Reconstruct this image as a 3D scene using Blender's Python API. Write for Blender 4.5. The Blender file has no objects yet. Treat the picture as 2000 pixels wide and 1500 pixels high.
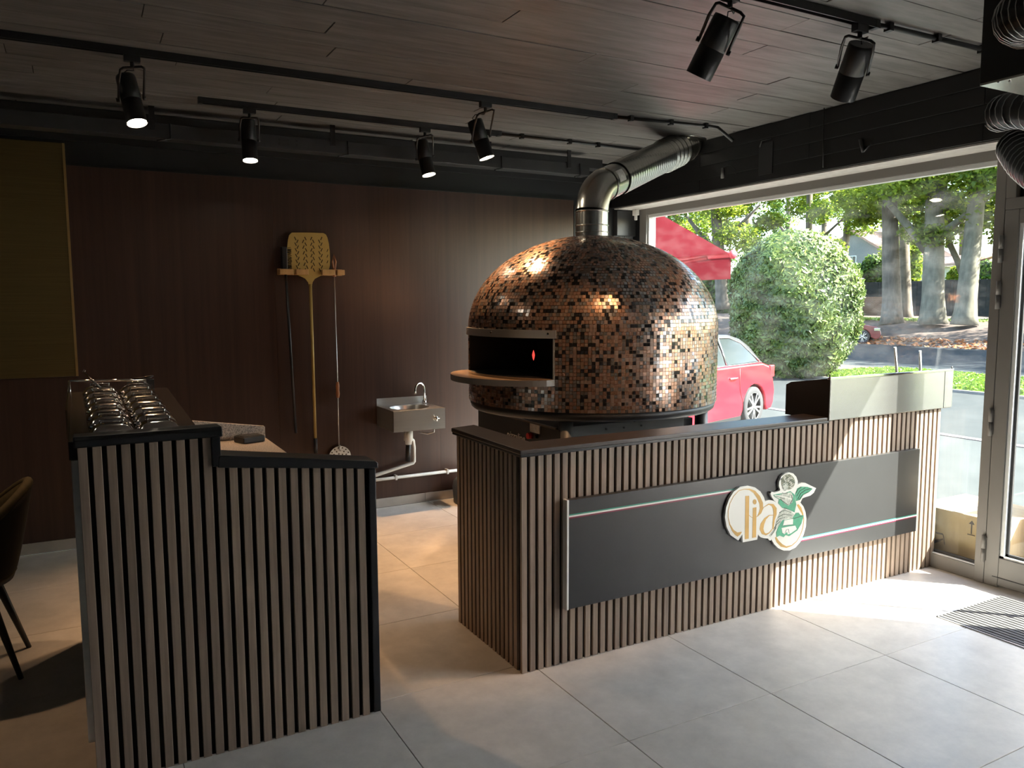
import bpy, bmesh, math, random
import numpy as np
from mathutils import Vector, Matrix
R_ = random.Random(7)
NR = np.random.default_rng(5)
S = bpy.context.scene
COL = S.collection
PI = math.pi

# ------------------------------------------------------------------ camera
YAW, PITCH, ROLL, FPX, CAMZ = 0.502041, -0.102828, -0.0042683, 1537.67, 1.555
_f = Vector((math.sin(YAW)*math.cos(PITCH), math.cos(YAW)*math.cos(PITCH), math.sin(PITCH)))
_r0 = Vector((math.cos(YAW), -math.sin(YAW), 0)); _u0 = _r0.cross(_f)
_r = _r0*math.cos(ROLL)+_u0*math.sin(ROLL); _u = -_r0*math.sin(ROLL)+_u0*math.cos(ROLL)
CAM = Vector((0, 0, CAMZ))
cd = bpy.data.cameras.new('camera'); co = bpy.data.objects.new('camera', cd); COL.objects.link(co)
cd.sensor_width = 36; cd.lens = 36*FPX/2000; cd.clip_start = 0.05; cd.clip_end = 600
m = Matrix.Identity(4)
for i in range(3):
    m[i][0], m[i][1], m[i][2], m[i][3] = _r[i], _u[i], -_f[i], CAM[i]
co.matrix_world = m
S.camera = co

# ------------------------------------------------------------------ sky, sun, exposure
SUN_TO = Vector((0.72, -0.69, 0.93)).normalized()          # towards the sun
w = bpy.data.worlds.new('world'); S.world = w; w.use_nodes = True
wn = w.node_tree.nodes; wl = w.node_tree.links
sky = wn.new('ShaderNodeTexSky'); sky.sky_type = 'NISHITA'; sky.sun_disc = False
sky.sun_elevation = math.asin(SUN_TO.z); sky.sun_rotation = math.atan2(SUN_TO.x, SUN_TO.y)
sky.air_density = 1.0; sky.dust_density = 1.6; sky.ozone_density = 1.0
bg = wn['Background']; bg.inputs['Strength'].default_value = 0.26
wl.new(sky.outputs[0], bg.inputs['Color'])
sd = bpy.data.lights.new('sun', 'SUN'); so = bpy.data.objects.new('sun', sd); COL.objects.link(so)
sd.energy = 9.0; sd.angle = 0.009; sd.color = (1.0, 0.95, 0.87)
so.rotation_euler = SUN_TO.to_track_quat('Z', 'Y').to_euler(); so.location = (20, -15, 25)
S.view_settings.view_transform = 'Standard'; S.view_settings.look = 'None'
S.view_settings.exposure = 2.5; S.view_settings.gamma = 1.0
S.view_settings.use_curve_mapping = False
S.cycles.use_denoising = True
S.cycles.max_bounces = 10; S.cycles.diffuse_bounces = 6; S.cycles.glossy_bounces = 5
S.cycles.transparent_max_bounces = 16; S.cycles.sample_clamp_indirect = 6.0
S.cycles.caustics_reflective = False; S.cycles.caustics_refractive = False
SPOT_W = 21.0

# ------------------------------------------------------------------ placing helpers
def ray(px, py): return _r*((px-1000)/FPX)+_u*((750-py)/FPX)+_f
def onz(px, py, z): d = ray(px, py); return CAM+d*((z-CAM.z)/d.z)
def onx(px, py, x): d = ray(px, py); return CAM+d*((x-CAM.x)/d.x)
def ony(px, py, y): d = ray(px, py); return CAM+d*((y-CAM.y)/d.y)
def atD(px, py, D): return CAM+ray(px, py)*D

# ------------------------------------------------------------------ materials
def nodes(name):
    mt = bpy.data.materials.new(name); mt.use_nodes = True
    return mt, mt.node_tree.nodes, mt.node_tree.links, mt.node_tree.nodes['Principled BSDF']
def mat(name, col, rough=0.5, metal=0.0, var=0.0, scale=(8, 8, 8), detail=4, bump=0.0, rnd=0.0, col2=None,
        rvar=0.0, spec=0.5, coat=0.0, nrough=0.6):
    """principled material with object-space noise, per-object variation and fine relief"""
    mt, N, L, P = nodes(name)
    P.inputs['Roughness'].default_value = rough; P.inputs['Metallic'].default_value = metal
    P.inputs['Specular IOR Level'].default_value = spec
    if coat: P.inputs['Coat Weight'].default_value = coat; P.inputs['Coat Roughness'].default_value = 0.15
    c = (*col, 1)
    P.inputs['Base Color'].default_value = c
    if var or col2 or bump or rvar:
        tc = N.new('ShaderNodeTexCoord'); mp = N.new('ShaderNodeMapping'); nz = N.new('ShaderNodeTexNoise')
        mp.inputs['Scale'].default_value = scale
        nz.inputs['Detail'].default_value = detail; nz.inputs['Scale'].default_value = 1.0
        nz.inputs['Roughness'].default_value = nrough
        L.new(tc.outputs['Object'], mp.inputs[0])
        if rnd:
            oi = N.new('ShaderNodeObjectInfo'); ad = N.new('ShaderNodeVectorMath'); ad.operation = 'ADD'
            sc = N.new('ShaderNodeVectorMath'); sc.operation = 'SCALE'; sc.inputs['Scale'].default_value = 37.0
            cb = N.new('ShaderNodeCombineXYZ')
            for k in range(3): L.new(oi.outputs['Random'], cb.inputs[k])
            L.new(cb.outputs[0], sc.inputs[0]); L.new(mp.outputs[0], ad.inputs[0]); L.new(sc.outputs[0], ad.inputs[1])
            L.new(ad.outputs[0], nz.inputs['Vector'])
        else: L.new(mp.outputs[0], nz.inputs['Vector'])
        mr = N.new('ShaderNodeMapRange'); mr.inputs[1].default_value = 0.3; mr.inputs[2].default_value = 0.7
        L.new(nz.outputs[0], mr.inputs[0])
        mx = N.new('ShaderNodeMix'); mx.data_type = 'RGBA'
        a = [max(0, x*(1-var)) for x in col]; b = col2 if col2 else [x*(1+var) for x in col]
        mx.inputs[6].default_value = (*a, 1); mx.inputs[7].default_value = (*b, 1)
        L.new(mr.outputs[0], mx.inputs[0]); out = mx.outputs[2]
        if rnd:
            hs = N.new('ShaderNodeHueSaturation'); m2 = N.new('ShaderNodeMapRange')
            m2.inputs[3].default_value = 1-rnd; m2.inputs[4].default_value = 1+rnd
            L.new(oi.outputs['Random'], m2.inputs[0]); L.new(m2.outputs[0], hs.inputs['Value'])
            L.new(out, hs.inputs['Color']); out = hs.outputs[0]
        L.new(out, P.inputs['Base Color'])
        if rvar:
            m3 = N.new('ShaderNodeMapRange'); m3.inputs[3].default_value = max(0.02, rough-rvar); m3.inputs[4].default_value = rough+rvar
            L.new(nz.outputs[0], m3.inputs[0]); L.new(m3.outputs[0], P.inputs['Roughness'])
        if bump:
            bp = N.new('ShaderNodeBump'); bp.inputs['Strength'].default_value = bump; bp.inputs['Distance'].default_value = 0.004
            L.new(nz.outputs[0], bp.inputs['Height']); L.new(bp.outputs[0], P.inputs['Normal'])
    return mt
def emis(name, col, st):
    mt, N, L, P = nodes(name)
    P.inputs['Base Color'].default_value = (*col, 1); P.inputs['Emission Color'].default_value = (*col, 1)
    P.inputs['Emission Strength'].default_value = st
    return mt
def glassmat(name, tint=(0.93, 0.96, 0.95), dust=0.0, refl=1.0, dscale=(1.4, 1.4, 1.4)):
    mt = bpy.data.materials.new(name); mt.use_nodes = True
    N, L = mt.node_tree.nodes, mt.node_tree.links
    N.remove(N['Principled BSDF']); out = N['Material Output']
    tr = N.new('ShaderNodeBsdfTransparent'); tr.inputs[0].default_value = (*tint, 1)
    gl = N.new('ShaderNodeBsdfGlossy'); gl.inputs['Roughness'].default_value = 0.01
    fr = N.new('ShaderNodeLayerWeight'); fr.inputs[0].default_value = .5
    pw = N.new('ShaderNodeMath'); pw.operation = 'POWER'; pw.inputs[1].default_value = 5; L.new(fr.outputs['Facing'], pw.inputs[0])
    ml = N.new('ShaderNodeMath'); ml.operation = 'MULTIPLY_ADD'; ml.inputs[1].default_value = .9*refl; ml.inputs[2].default_value = .03*refl; L.new(pw.outputs[0], ml.inputs[0])
    mx = N.new('ShaderNodeMixShader'); L.new(ml.outputs[0], mx.inputs[0]); L.new(tr.outputs[0], mx.inputs[1]); L.new(gl.outputs[0], mx.inputs[2])
    last = mx.outputs[0]
    if dust:
        tc = N.new('ShaderNodeTexCoord'); mp = N.new('ShaderNodeMapping'); mp.inputs['Scale'].default_value = dscale
        nz = N.new('ShaderNodeTexNoise'); nz.inputs['Detail'].default_value = 6
        L.new(tc.outputs['Object'], mp.inputs[0]); L.new(mp.outputs[0], nz.inputs['Vector'])
        mr = N.new('ShaderNodeMapRange'); mr.inputs[1].default_value = 0.42; mr.inputs[2].default_value = 0.75; mr.inputs[4].default_value = dust
        L.new(nz.outputs[0], mr.inputs[0])
        df = N.new('ShaderNodeBsdfTranslucent'); df.inputs[0].default_value = (.8, .8, .78, 1)
        m2 = N.new('ShaderNodeMixShader'); L.new(mr.outputs[0], m2.inputs[0]); L.new(last, m2.inputs[1]); L.new(df.outputs[0], m2.inputs[2])
        last = m2.outputs[0]
    L.new(last, out.inputs[0])
    return mt
def leafmat(name, c1, c2, tr=0.55, rough=0.5):
    mt = bpy.data.materials.new(name); mt.use_nodes = True
    N, L = mt.node_tree.nodes, mt.node_tree.links
    P = N['Principled BSDF']; P.inputs['Roughness'].default_value = rough; out = N['Material Output']
    at = N.new('ShaderNodeAttribute'); at.attribute_name = 'tone'
    mx = N.new('ShaderNodeMix'); mx.data_type = 'RGBA'
    mx.inputs[6].default_value = (*c1, 1); mx.inputs[7].default_value = (*c2, 1)
    L.new(at.outputs['Fac'], mx.inputs[0]); L.new(mx.outputs[2], P.inputs['Base Color'])
    tl = N.new('ShaderNodeBsdfTranslucent'); L.new(mx.outputs[2], tl.inputs[0])
    ms = N.new('ShaderNodeMixShader'); ms.inputs[0].default_value = tr
    L.new(P.outputs[0], ms.inputs[1]); L.new(tl.outputs[0], ms.inputs[2]); L.new(ms.outputs[0], out.inputs[0])
    return mt

M = {}
M['slat'] = mat('slat_wood', (.26, .195, .148), .55, var=.22, scale=(60, 60, 2.5), rnd=.13, bump=.15)
M['felt'] = mat('slat_backing_felt', (.006, .006, .007), .95)
M['cap'] = mat('counter_cap', (.030, .022, .019), .38, var=.3, scale=(3, 30, 30))
M['captrim'] = mat('black_trim', (.012, .012, .014), .35)
M['panel'] = mat('dark_walnut_panel', (.048, .023, .016), .36, var=.32, scale=(22, 22, .5), detail=6, bump=.03, nrough=.75)
M['gold'] = mat('brushed_gold', (.17, .122, .052), .5, 1.0, var=.10, scale=(2, 2, 120))
M['goldedge'] = mat('gold_edge', (.55, .36, .14), .35, .8)
M['tile'] = mat('floor_tile', (.68, .65, .612), .36, var=.14, scale=(7, 7, 7), detail=8, rnd=.03, rvar=.10, nrough=.7)
M['grout'] = mat('floor_grout', (.20, .19, .18), .8)
M['skirt'] = mat('skirting_tile', (.42, .37, .32), .45, var=.12, scale=(6, 6, 6))
M['ceil'] = mat('black_painted_board', (.145, .137, .131), .48, var=.36, scale=(3, 22, 22), detail=7, bump=.35, rnd=.07)
M['ceilgap'] = mat('ceiling_gap', (.012, .012, .012), .9)
M['black'] = mat('black_wall_paint', (.0065, .0065, .0075), .55, var=.2, scale=(4, 4, 4), bump=.1)
M['blackm'] = mat('black_metal', (.010, .010, .011), .42)
M['duct'] = mat('grey_duct', (.055, .056, .058), .35, .3, var=.1)
M['frame'] = mat('grey_window_frame', (.21, .195, .18), .45)
M['frameout'] = mat('white_window_bead', (.75, .76, .75), .4)
M['gasket'] = mat('rubber_gasket', (.03, .03, .032), .6)
M['plaster'] = mat('pale_plaster_edge', (.50, .48, .45), .8, var=.15, scale=(20, 20, 20), bump=.3)
M['steel'] = mat('brushed_steel', (.54, .53, .51), .28, .78, var=.04, scale=(3, 3, 60))
M['steelu'] = mat('satin_steel', (.33, .33, .325), .26, .9, var=.05, scale=(2, 60, 60))
M['steelp'] = mat('polished_steel', (.68, .67, .65), .10, 1.0)
M['steeld'] = mat('dark_steel', (.055, .048, .045), .25, .6)
M['galv'] = mat('galvanised_flue', (.50, .49, .45), .26, 1.0, var=.08, scale=(14, 14, 14))
M['pipe'] = mat('white_plastic_pipe', (.62, .60, .56), .4)
M['copper'] = mat('copper_mosaic', (.50, .30, .215), .27, .80)
M['bronze'] = mat('bronze_mosaic', (.34, .245, .20), .30, .65)
M['greyt'] = mat('grey_mosaic', (.43, .405, .40), .20, .85)
M['blackt'] = mat('black_mosaic', (.012, .011, .012), .16)
M['mgrout'] = mat('mosaic_grout', (.46, .32, .23), .7)
M['soot'] = mat('oven_chamber_black', (.004, .004, .005), .7)
M['ovenblack'] = mat('oven_black_paint', (.016, .016, .017), .45)
M['ovengrey'] = mat('oven_grey_plate', (.15, .15, .15), .45, .3)
M['shelf'] = mat('oven_shelf_top', (.40, .27, .17), .3, .6, var=.15, scale=(6, 30, 6))
M['alu'] = mat('gold_anodised_peel', (.42, .28, .085), .48, .35, var=.06)
M['slot'] = mat('slot_shadow', (.05, .03, .012), .9)
M['wood'] = mat('pale_wood', (.46, .25, .095), .5, var=.15, scale=(40, 40, 6))
M['woodr'] = mat('red_brown_wood', (.33, .125, .05), .45, var=.15, scale=(40, 40, 6))
M['granite'] = mat('speckled_granite', (.30, .27, .25), .35, scale=(170, 170, 170), detail=2, col2=(.74, .66, .58), var=.35)
M['velvet'] = mat('olive_velvet', (.07, .055, .022), .85, var=.2, scale=(30, 30, 30))
M['velvetd'] = mat('dark_upholstery', (.012, .010, .008), .8)
M['sign'] = mat('anthracite_sign', (.029, .029, .030), .34, var=.05)
M['white'] = mat('white_plastic', (.78, .77, .74), .4)
M['cream'] = mat('cream_acrylic', (.72, .71, .66), .3)
M['goldp'] = mat('gold_print', (.50, .30, .085), .35, .2, var=.18, scale=(6, 6, 6))
M['green'] = mat('green_print', (.055, .30, .17), .4, var=.2, scale=(30, 30, 30))
M['dgreen'] = mat('dark_green_print', (.10, .13, .085), .45, scale=(130, 130, 130), col2=(.42, .42, .30), var=.5)
M['skin'] = mat('grey_green_print', (.36, .40, .33), .45, scale=(90, 90, 90), col2=(.62, .64, .56), var=.3)
M['greenl'] = mat('green_line', (.03, .27, .19), .4)
M['redl'] = mat('red_line', (.22, .015, .05), .4)
M['red'] = mat('red_plastic', (.55, .03, .02), .35)
M['label'] = mat('white_sticker', (.62, .60, .57), .5, var=.2, scale=(60, 60, 60))
M['lens'] = emis('lit_lens', (1.0, .86, .66), 14.0)
M['flame'] = emis('pilot_flame', (1.0, .08, .06), .22)
M['cable'] = mat('black_cable', (.008, .008, .008), .5)
M['foil'] = mat('foil_duct', (.035, .035, .037), .35, .6)
M['wire'] = mat('duct_wire', (.50, .50, .50), .3, 1.0)
M['mat'] = mat('mat_rib', (.10, .097, .095), .7, var=.2, scale=(20, 20, 20))
M['matal'] = mat('mat_aluminium', (.48, .47, .46), .4, .8)
M['glass'] = glassmat('window_glass', (.90, .925, .91), dust=.010, dscale=(1.0, 1.0, 2.6))
M['frost'], N_, L_, P_ = nodes('daylight_fill_film')  # translucent film for the added daylight window
P_.inputs['Base Color'].default_value = (.8, .8, .8, 1)
t_ = N_.new('ShaderNodeBsdfTranslucent'); t_.inputs[0].default_value = (.97, .96, .94, 1)
x_ = N_.new('ShaderNodeMixShader'); x_.inputs[0].default_value = .95
L_.new(P_.outputs[0], x_.inputs[1]); L_.new(t_.outputs[0], x_.inputs[2]); L_.new(x_.outputs[0], N_['Material Output'].inputs[0])
M['glassc'] = glassmat('clear_glass', (.90, .93, .92))
M['asphalt'] = mat('asphalt', (.048, .053, .053), .85, spec=.06, var=.14, scale=(1.2, 1.2, 1.2), detail=9, nrough=.75)
M['road'] = mat('shaded_road_asphalt', (.030, .035, .039), .8, spec=.06, var=.14, scale=(1.2, 1.2, 1.2), detail=9, nrough=.75)  # asphalt darkened so the road's colour carries the tree shade
M['paving'] = mat('pale_paving', (.062, .068, .066), .85, spec=.06, var=.12, scale=(.8, .8, .8), detail=9, nrough=.75)
M['kerb'] = mat('kerb_stone', (.20, .195, .18), .85, var=.15)
M['soil'] = mat('soil_leaf_litter', (.055, .035, .026), .95, col2=(.115, .08, .062), scale=(2.2, 2.2, 2.2), detail=10, var=.3, bump=.5, nrough=.8)
M['lawn'] = mat('lawn', (.07, .14, .018), .9, spec=.05, col2=(.14, .24, .035), scale=(3, 3, 3), detail=9, var=.2)
M['bark'] = mat('grey_bark', (.11, .097, .07), .9, col2=(.19, .175, .13), scale=(4, 4, 1.2), detail=8, bump=.8, var=.2)
M['barkd'] = mat('dark_bark', (.10, .08, .06), .9, col2=(.17, .14, .11), scale=(5, 5, 1.2), detail=8, bump=.8, var=.2)
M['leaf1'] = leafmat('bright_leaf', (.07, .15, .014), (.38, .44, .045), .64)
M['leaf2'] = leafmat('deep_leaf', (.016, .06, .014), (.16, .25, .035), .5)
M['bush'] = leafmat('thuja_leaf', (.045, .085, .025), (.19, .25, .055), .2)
M['bushcore'] = mat('bush_inner_twigs', (.045, .050, .022), .95, var=.3, scale=(5, 5, 5))
M['fence'] = mat('dark_fence', (.016, .021, .026), .8, var=.3, scale=(2, 2, .4))
M['brick'] = mat('brick_wall', (.15, .075, .05), .9, col2=(.21, .14, .10), scale=(3, 3, 9), var=.2)
M['conc'] = mat('concrete_post', (.30, .30, .28), .9, var=.1)
M['rend'] = mat('pale_render', (.55, .50, .45), .9, var=.05)
M['slate'] = mat('grey_gable', (.23, .22, .22), .85, var=.1)
M['rooft'] = mat('red_roof_tile', (.30, .17, .125), .85, col2=(.40, .25, .19), scale=(2, 2, 2), var=.1)
M['awn'] = leafmat('red_awning_cloth', (.125, .011, .018), (.125, .011, .018), .30, .8)
M['awnbar'] = mat('awning_red_bar', (.50, .06, .08), .4)
M['rib'] = mat('white_ribbed_cladding', (.62, .66, .68), .5)
M['carred'] = mat('red_car_paint', (.44, .008, .020), .22, coat=.6)
M['cardark'] = mat('dark_red_car_paint', (.16, .012, .016), .25, coat=.6)
M['carblack'] = mat('car_black', (.016, .017, .018), .45)
M['carglass'] = mat('car_glass', (.030, .037, .037), .08, spec=.3)
M['tyre'] = mat('tyre_rubber', (.035, .035, .037), .8)
M['rim'] = mat('alloy_rim', (.60, .60, .60), .25, .9)
M['chrome'] = mat('chrome', (.75, .75, .74), .08, 1.0)
M['lamp'] = mat('tail_lamp', (.5, .02, .03), .2, coat=.5)
M['card'] = mat('cardboard', (.60, .44, .25), .8, var=.08, scale=(30, 3, 3))
M['cardp'] = mat('pale_cardboard', (.74, .64, .44), .8, var=.05, scale=(30, 3, 3))
M['ink'] = mat('box_ink', (.07, .05, .035), .7)
M['bin'] = mat('blue_grey_plastic', (.045, .055, .065), .55)
M['orange'] = mat('dry_leaf', (.40, .14, .045), .9)

# ------------------------------------------------------------------ object helpers
def tag(o, label=None, cat=None, group=None, kind=None):
    if label: o['label'] = label
    if cat: o['category'] = cat
    if group: o['group'] = group
    if kind: o['kind'] = kind
    return o
def thing(name, label, cat, loc=(0, 0, 0), group=None):
    o = bpy.data.objects.new(name, None); COL.objects.link(o); o.location = loc; o.empty_display_size = .1
    return tag(o, label, cat, group)
def wloc(p):
    v = Vector((0, 0, 0))
    while p is not None: v = v+p.location; p = p.parent
    return v
def place(name, me, parent=None, loc=None, kind=None, label=None):
    """link a shared mesh as a piece; loc is a world place"""
    o = bpy.data.objects.new(name, me); COL.objects.link(o)
    p = Vector(loc) if loc is not None else Vector((0, 0, 0))
    if parent is not None: o.parent = parent; p = p-wloc(parent)
    o.location = p
    if kind: o['kind'] = kind
    if label: o['label'] = label
    return o
class MB:
    def __init__(s): s.v = []; s.f = []; s.mi = []; s.sm = []; s.cur = 0; s.smooth = False
    def add(s, vs, fs):
        b = len(s.v); s.v += [tuple(x) for x in vs]
        for f in fs: s.f.append([b+i for i in f]); s.mi.append(s.cur); s.sm.append(s.smooth)
        return s
    def box(s, a, b):
        x0, y0, z0 = a; x1, y1, z1 = b
        vs = [(x0, y0, z0), (x1, y0, z0), (x1, y1, z0), (x0, y1, z0), (x0, y0, z1), (x1, y0, z1), (x1, y1, z1), (x0, y1, z1)]
        return s.add(vs, [(0, 3, 2, 1), (4, 5, 6, 7), (0, 1, 5, 4), (1, 2, 6, 5), (2, 3, 7, 6), (3, 0, 4, 7)])
    def obox(s, c, ax, ay, az):
        c, ax, ay, az = Vector(c), Vector(ax), Vector(ay), Vector(az)
        vs = [c+ax*i+ay*j+az*k for k in (-1, 1) for i, j in ((-1, -1), (1, -1), (1, 1), (-1, 1))]
        return s.add(vs, [(0, 3, 2, 1), (4, 5, 6, 7), (0, 1, 5, 4), (1, 2, 6, 5), (2, 3, 7, 6), (3, 0, 4, 7)])
    def prism(s, poly, d):
        """poly: 3D points; d: extrusion vector"""
        n = len(poly); d = Vector(d); vs = [Vector(p) for p in poly]+[Vector(p)+d for p in poly]
        fs = [tuple(range(n))[::-1], tuple(range(n, 2*n))]+[(i, (i+1) % n, n+(i+1) % n, n+i) for i in range(n)]
        return s.add(vs, fs)
    def tube(s, path, r, n=10, cap=True):
        P = [Vector(p) for p in path]; k = len(P)
        rs = r if isinstance(r, (list, tuple)) else [r]*k
        vs = []; t = (P[1]-P[0]).normalized()
        a = t.orthogonal().normalized()
        for i in range(k):
            if i == 0: tt = P[1]-P[0]
            elif i == k-1: tt = P[-1]-P[-2]
            else: tt = (P[i+1]-P[i]).normalized()+(P[i]-P[i-1]).normalized()
            if tt.length < 1e-9: tt = t
            tt = tt.normalized(); a = (a-tt*a.dot(tt)).normalized(); b = tt.cross(a); t = tt
            for j in range(n):
                th = 2*PI*j/n; vs.append(P[i]+(a*math.cos(th)+b*math.sin(th))*rs[i])
        fs = [(i*n+j, i*n+(j+1) % n, (i+1)*n+(j+1) % n, (i+1)*n+j) for i in range(k-1) for j in range(n)]
        if cap: fs += [tuple(range(n))[::-1], tuple(range((k-1)*n, k*n))]
        sm = s.smooth; s.smooth = True; s.add(vs, fs[:(k-1)*n]); s.smooth = sm
        if cap:
            b = len(s.v)-k*n
            for f in fs[(k-1)*n:]: s.f.append([b+i for i in f]); s.mi.append(s.cur); s.sm.append(False)
        return s
    def lathe(s, prof, c=(0, 0, 0), n=32, a0=0, a1=2*PI, axis='z'):
        c = Vector(c); full = abs(a1-a0-2*PI) < 1e-6; m_ = n if full else n+1; vs = []
        for r, z in prof:
            for j in range(m_):
                th = a0+(a1-a0)*j/n
                p = Vector((r*math.cos(th), r*math.sin(th), z))
                if axis == 'x': p = Vector((p.z, p.x, p.y))
                if axis == 'y': p = Vector((p.x, p.z, p.y))
                vs.append(c+p)
        fs = []
        for i in range(len(prof)-1):
            for j in range(n):
                k = (j+1) % m_ if full else j+1
                fs.append((i*m_+j, i*m_+k, (i+1)*m_+k, (i+1)*m_+j))
        sm = s.smooth; s.smooth = True; s.add(vs, fs); s.smooth = sm
        return s
    def mesh(s, name, mats, bevel=0.0, seg=2, shift=None, merge=False):
        me = bpy.data.meshes.new(name)
        vs = s.v if shift is None else [(v[0]-shift[0], v[1]-shift[1], v[2]-shift[2]) for v in s.v]
        me.from_pydata([tuple(v) for v in vs], [], s.f)
        for mt in (mats if isinstance(mats, (list, tuple)) else [mats]): me.materials.append(mt)
        me.polygons.foreach_set('material_index', s.mi); me.polygons.foreach_set('use_smooth', s.sm)
        bm = bmesh.new(); bm.from_mesh(me)
        if merge: bmesh.ops.remove_doubles(bm, verts=bm.verts, dist=1e-5)
        bmesh.ops.recalc_face_normals(bm, faces=bm.faces)
        if bevel:
            ed = [e for e in bm.edges if len(e.link_faces) == 2 and e.calc_face_angle(0) > .5]
            bmesh.ops.bevel(bm, geom=ed, offset=bevel, segments=seg, affect='EDGES', profile=.6, clamp_overlap=True)
        bm.to_mesh(me); bm.free(); me.update()
        return me
    def build(s, name, mats, parent=None, bevel=0.0, seg=2, kind=None, label=None, merge=False):
        sh = wloc(parent) if parent is not None else Vector((0, 0, 0))
        me = s.mesh(name, mats, bevel, seg, sh, merge)
        o = bpy.data.objects.new(name, me); COL.objects.link(o)
        if parent is not None: o.parent = parent
        if kind: o['kind'] = kind
        if label: o['label'] = label
        return o
def bx(a, b): return MB().box(a, b)
def struct(name, mb, mt, bevel=0.0): return mb.build(name, mt, None, bevel, kind='structure')
def quadcloud(name, C, N, size, mats, parent, kind='stuff', aspect=1.6, tone=None, jit=1.0):
    """many small leaf quads: centres C (n,3), normals N (n,3)"""
    n = len(C); N = N+NR.normal(0, jit, (n, 3)); N /= np.linalg.norm(N, axis=1)[:, None]
    A = np.cross(N, NR.normal(0, 1, (n, 3))); A /= np.linalg.norm(A, axis=1)[:, None]; B = np.cross(N, A)
    sz = size*(0.6+0.8*NR.random(n))[:, None]
    A = A*sz*.5*aspect; B = B*sz*.5
    V = np.stack([C-A, C-B*.9, C+A, C+B*.9], 1).reshape(-1, 3)
    if parent is not None: V = V-np.array(wloc(parent))
    me = bpy.data.meshes.new(name)
    me.vertices.add(4*n); me.vertices.foreach_set('co', V.ravel())
    me.loops.add(4*n); me.loops.foreach_set('vertex_index', np.arange(4*n))
    me.polygons.add(n); me.polygons.foreach_set('loop_start', np.arange(n)*4)
    me.update(calc_edges=True)
    me.materials.append(mats)
    at = me.attributes.new('tone', 'FLOAT', 'FACE')
    at.data.foreach_set('value', (NR.random(n) if tone is None else np.clip(tone, 0, 1)).astype('f'))
    o = bpy.data.objects.new(name, me); COL.objects.link(o)
    if parent is not None: o.parent = parent
    o['kind'] = kind
    return o

# ================================================================== ROOM
XW, YB, ZC = 4.348, 5.66, 2.735          # window wall, back wall, ceiling
XL, YF = -3.2, -3.6
BX = 4.10                                 # inner face of the beam
# floor with one object per tile
fl = struct('floor', bx((XL, YF, -.06), (XW+.12, YB, -.004)), M['grout'])
TP = .703; tx0, ty0 = .937, 2.134-.703*1
tile_me = {}
def tile(x0, x1, y0, y1):
    g = .0016; k = (round(x1-x0, 3), round(y1-y0, 3))
    if k not in tile_me:
        tile_me[k] = bx((-(x1-x0)/2+g, -(y1-y0)/2+g, -.009), ((x1-x0)/2-g, (y1-y0)/2-g, 0)).mesh('tile', M['tile'], bevel=.0009, seg=1)
    place('tile', tile_me[k], fl, ((x0+x1)/2, (y0+y1)/2, 0))
xs = [XL]+[tx0+TP*i for i in range(-5, 5)]+[XW-.001]
ys = [YF]+[ty0+TP*j for j in range(-7, 7)]+[YB-.001]
xs = sorted(x for x in xs if XL <= x <= XW); ys = sorted(y for y in ys if YF <= y <= YB)
for i in range(len(xs)-1):
    for j in range(len(ys)-1):
        if xs[i+1]-xs[i] > .02 and ys[j+1]-ys[j] > .02: tile(xs[i], xs[i+1], ys[j], ys[j+1])
# ceiling of black boards
ce = struct('ceiling', bx((XL, YF, ZC+.006), (XW+.3, YB+.2, ZC+.10)), M['ceilgap'])
bw = .162; y = YB; row = 0; pl_me = {}
while y > YF+.2:
    x = XL; first = True
    while x < BX+.0:
        L = 2.45 if not first else .5+1.95*((row*0.37+(row//3)*.21) % 1.0)
        first = False; x1 = min(x+L, BX+.05)
        k = round(x1-x, 2)
        if k not in pl_me:
            h = (x1-x)/2
            pl_me[k] = bx((-h+.0022, -bw/2+.0016, 0), (h-.0022, bw/2-.0016, .012)).mesh('plank', M['ceil'], bevel=.0012, seg=1)
        place('plank', pl_me[k], ce, ((x+x1)/2, y-bw/2, ZC+R_.choice((0, 0, .0015, .003))))
        x = x1
    y -= bw; row += 1
# beam above the window
beam = struct('beam', bx((BX+.008, YF, 2.362), (XW+.10, YB, ZC+.004)), M['black'])
bh = (ZC-2.366)/4
for k in range(4):
    yy = YB; n_ = 0
    while yy > -1.2:
        y1 = max(yy-2.1 if n_ or k % 2 else yy-1.1, -1.2); n_ += 1
        bx((BX, y1+.001, 2.364+bh*k+.0016), (BX+.009, yy-.001, 2.364+bh*(k+1)-.0016)).build('plank', M['black'], beam, bevel=.001, seg=1)
        yy = y1
struct('trim_1', MB().box((BX+.012, -1.2, 2.352), (XW-.03, YB-.02, 2.3618)), M['plaster'])
# back wall
wb = struct('wall_back', bx((XL, YB+.02, 0), (XW+.1, YB+.16, ZC+.02)), M['black'])
px_ = [-.022, 1.22, 2.46, 3.705]
for i in range(3):
    bx((px_[i]+.0003, YB, .07), (px_[i+1]-.0003, YB+.02, 2.408)).build('panel', M['panel'], wb)
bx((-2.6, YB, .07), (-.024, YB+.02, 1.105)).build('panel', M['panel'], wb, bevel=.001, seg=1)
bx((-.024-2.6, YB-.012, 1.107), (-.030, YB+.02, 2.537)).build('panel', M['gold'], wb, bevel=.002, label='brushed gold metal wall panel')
bx((-.030, YB-.015, 1.107), (-.016, YB+.02, 2.537)).build('edge_strip', M['goldedge'], wb)
bx((XL, YB-.003, 2.408), (3.705, YB+.02, 2.418)).build('edge_strip', M['blackm'], wb)
bx((XL, YB, 2.56), (XW, YB+.02, ZC)).build('panel', M['black'], wb)
bx((3.71, YB, 0), (4.12, YB+.02, 2.37)).build('panel', M['black'], wb)
bb = struct('baseboard_back', bx((XL, YB+.006, 0), (3.7, YB+.02, .069)), M['grout'])
x = -2.6
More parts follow.
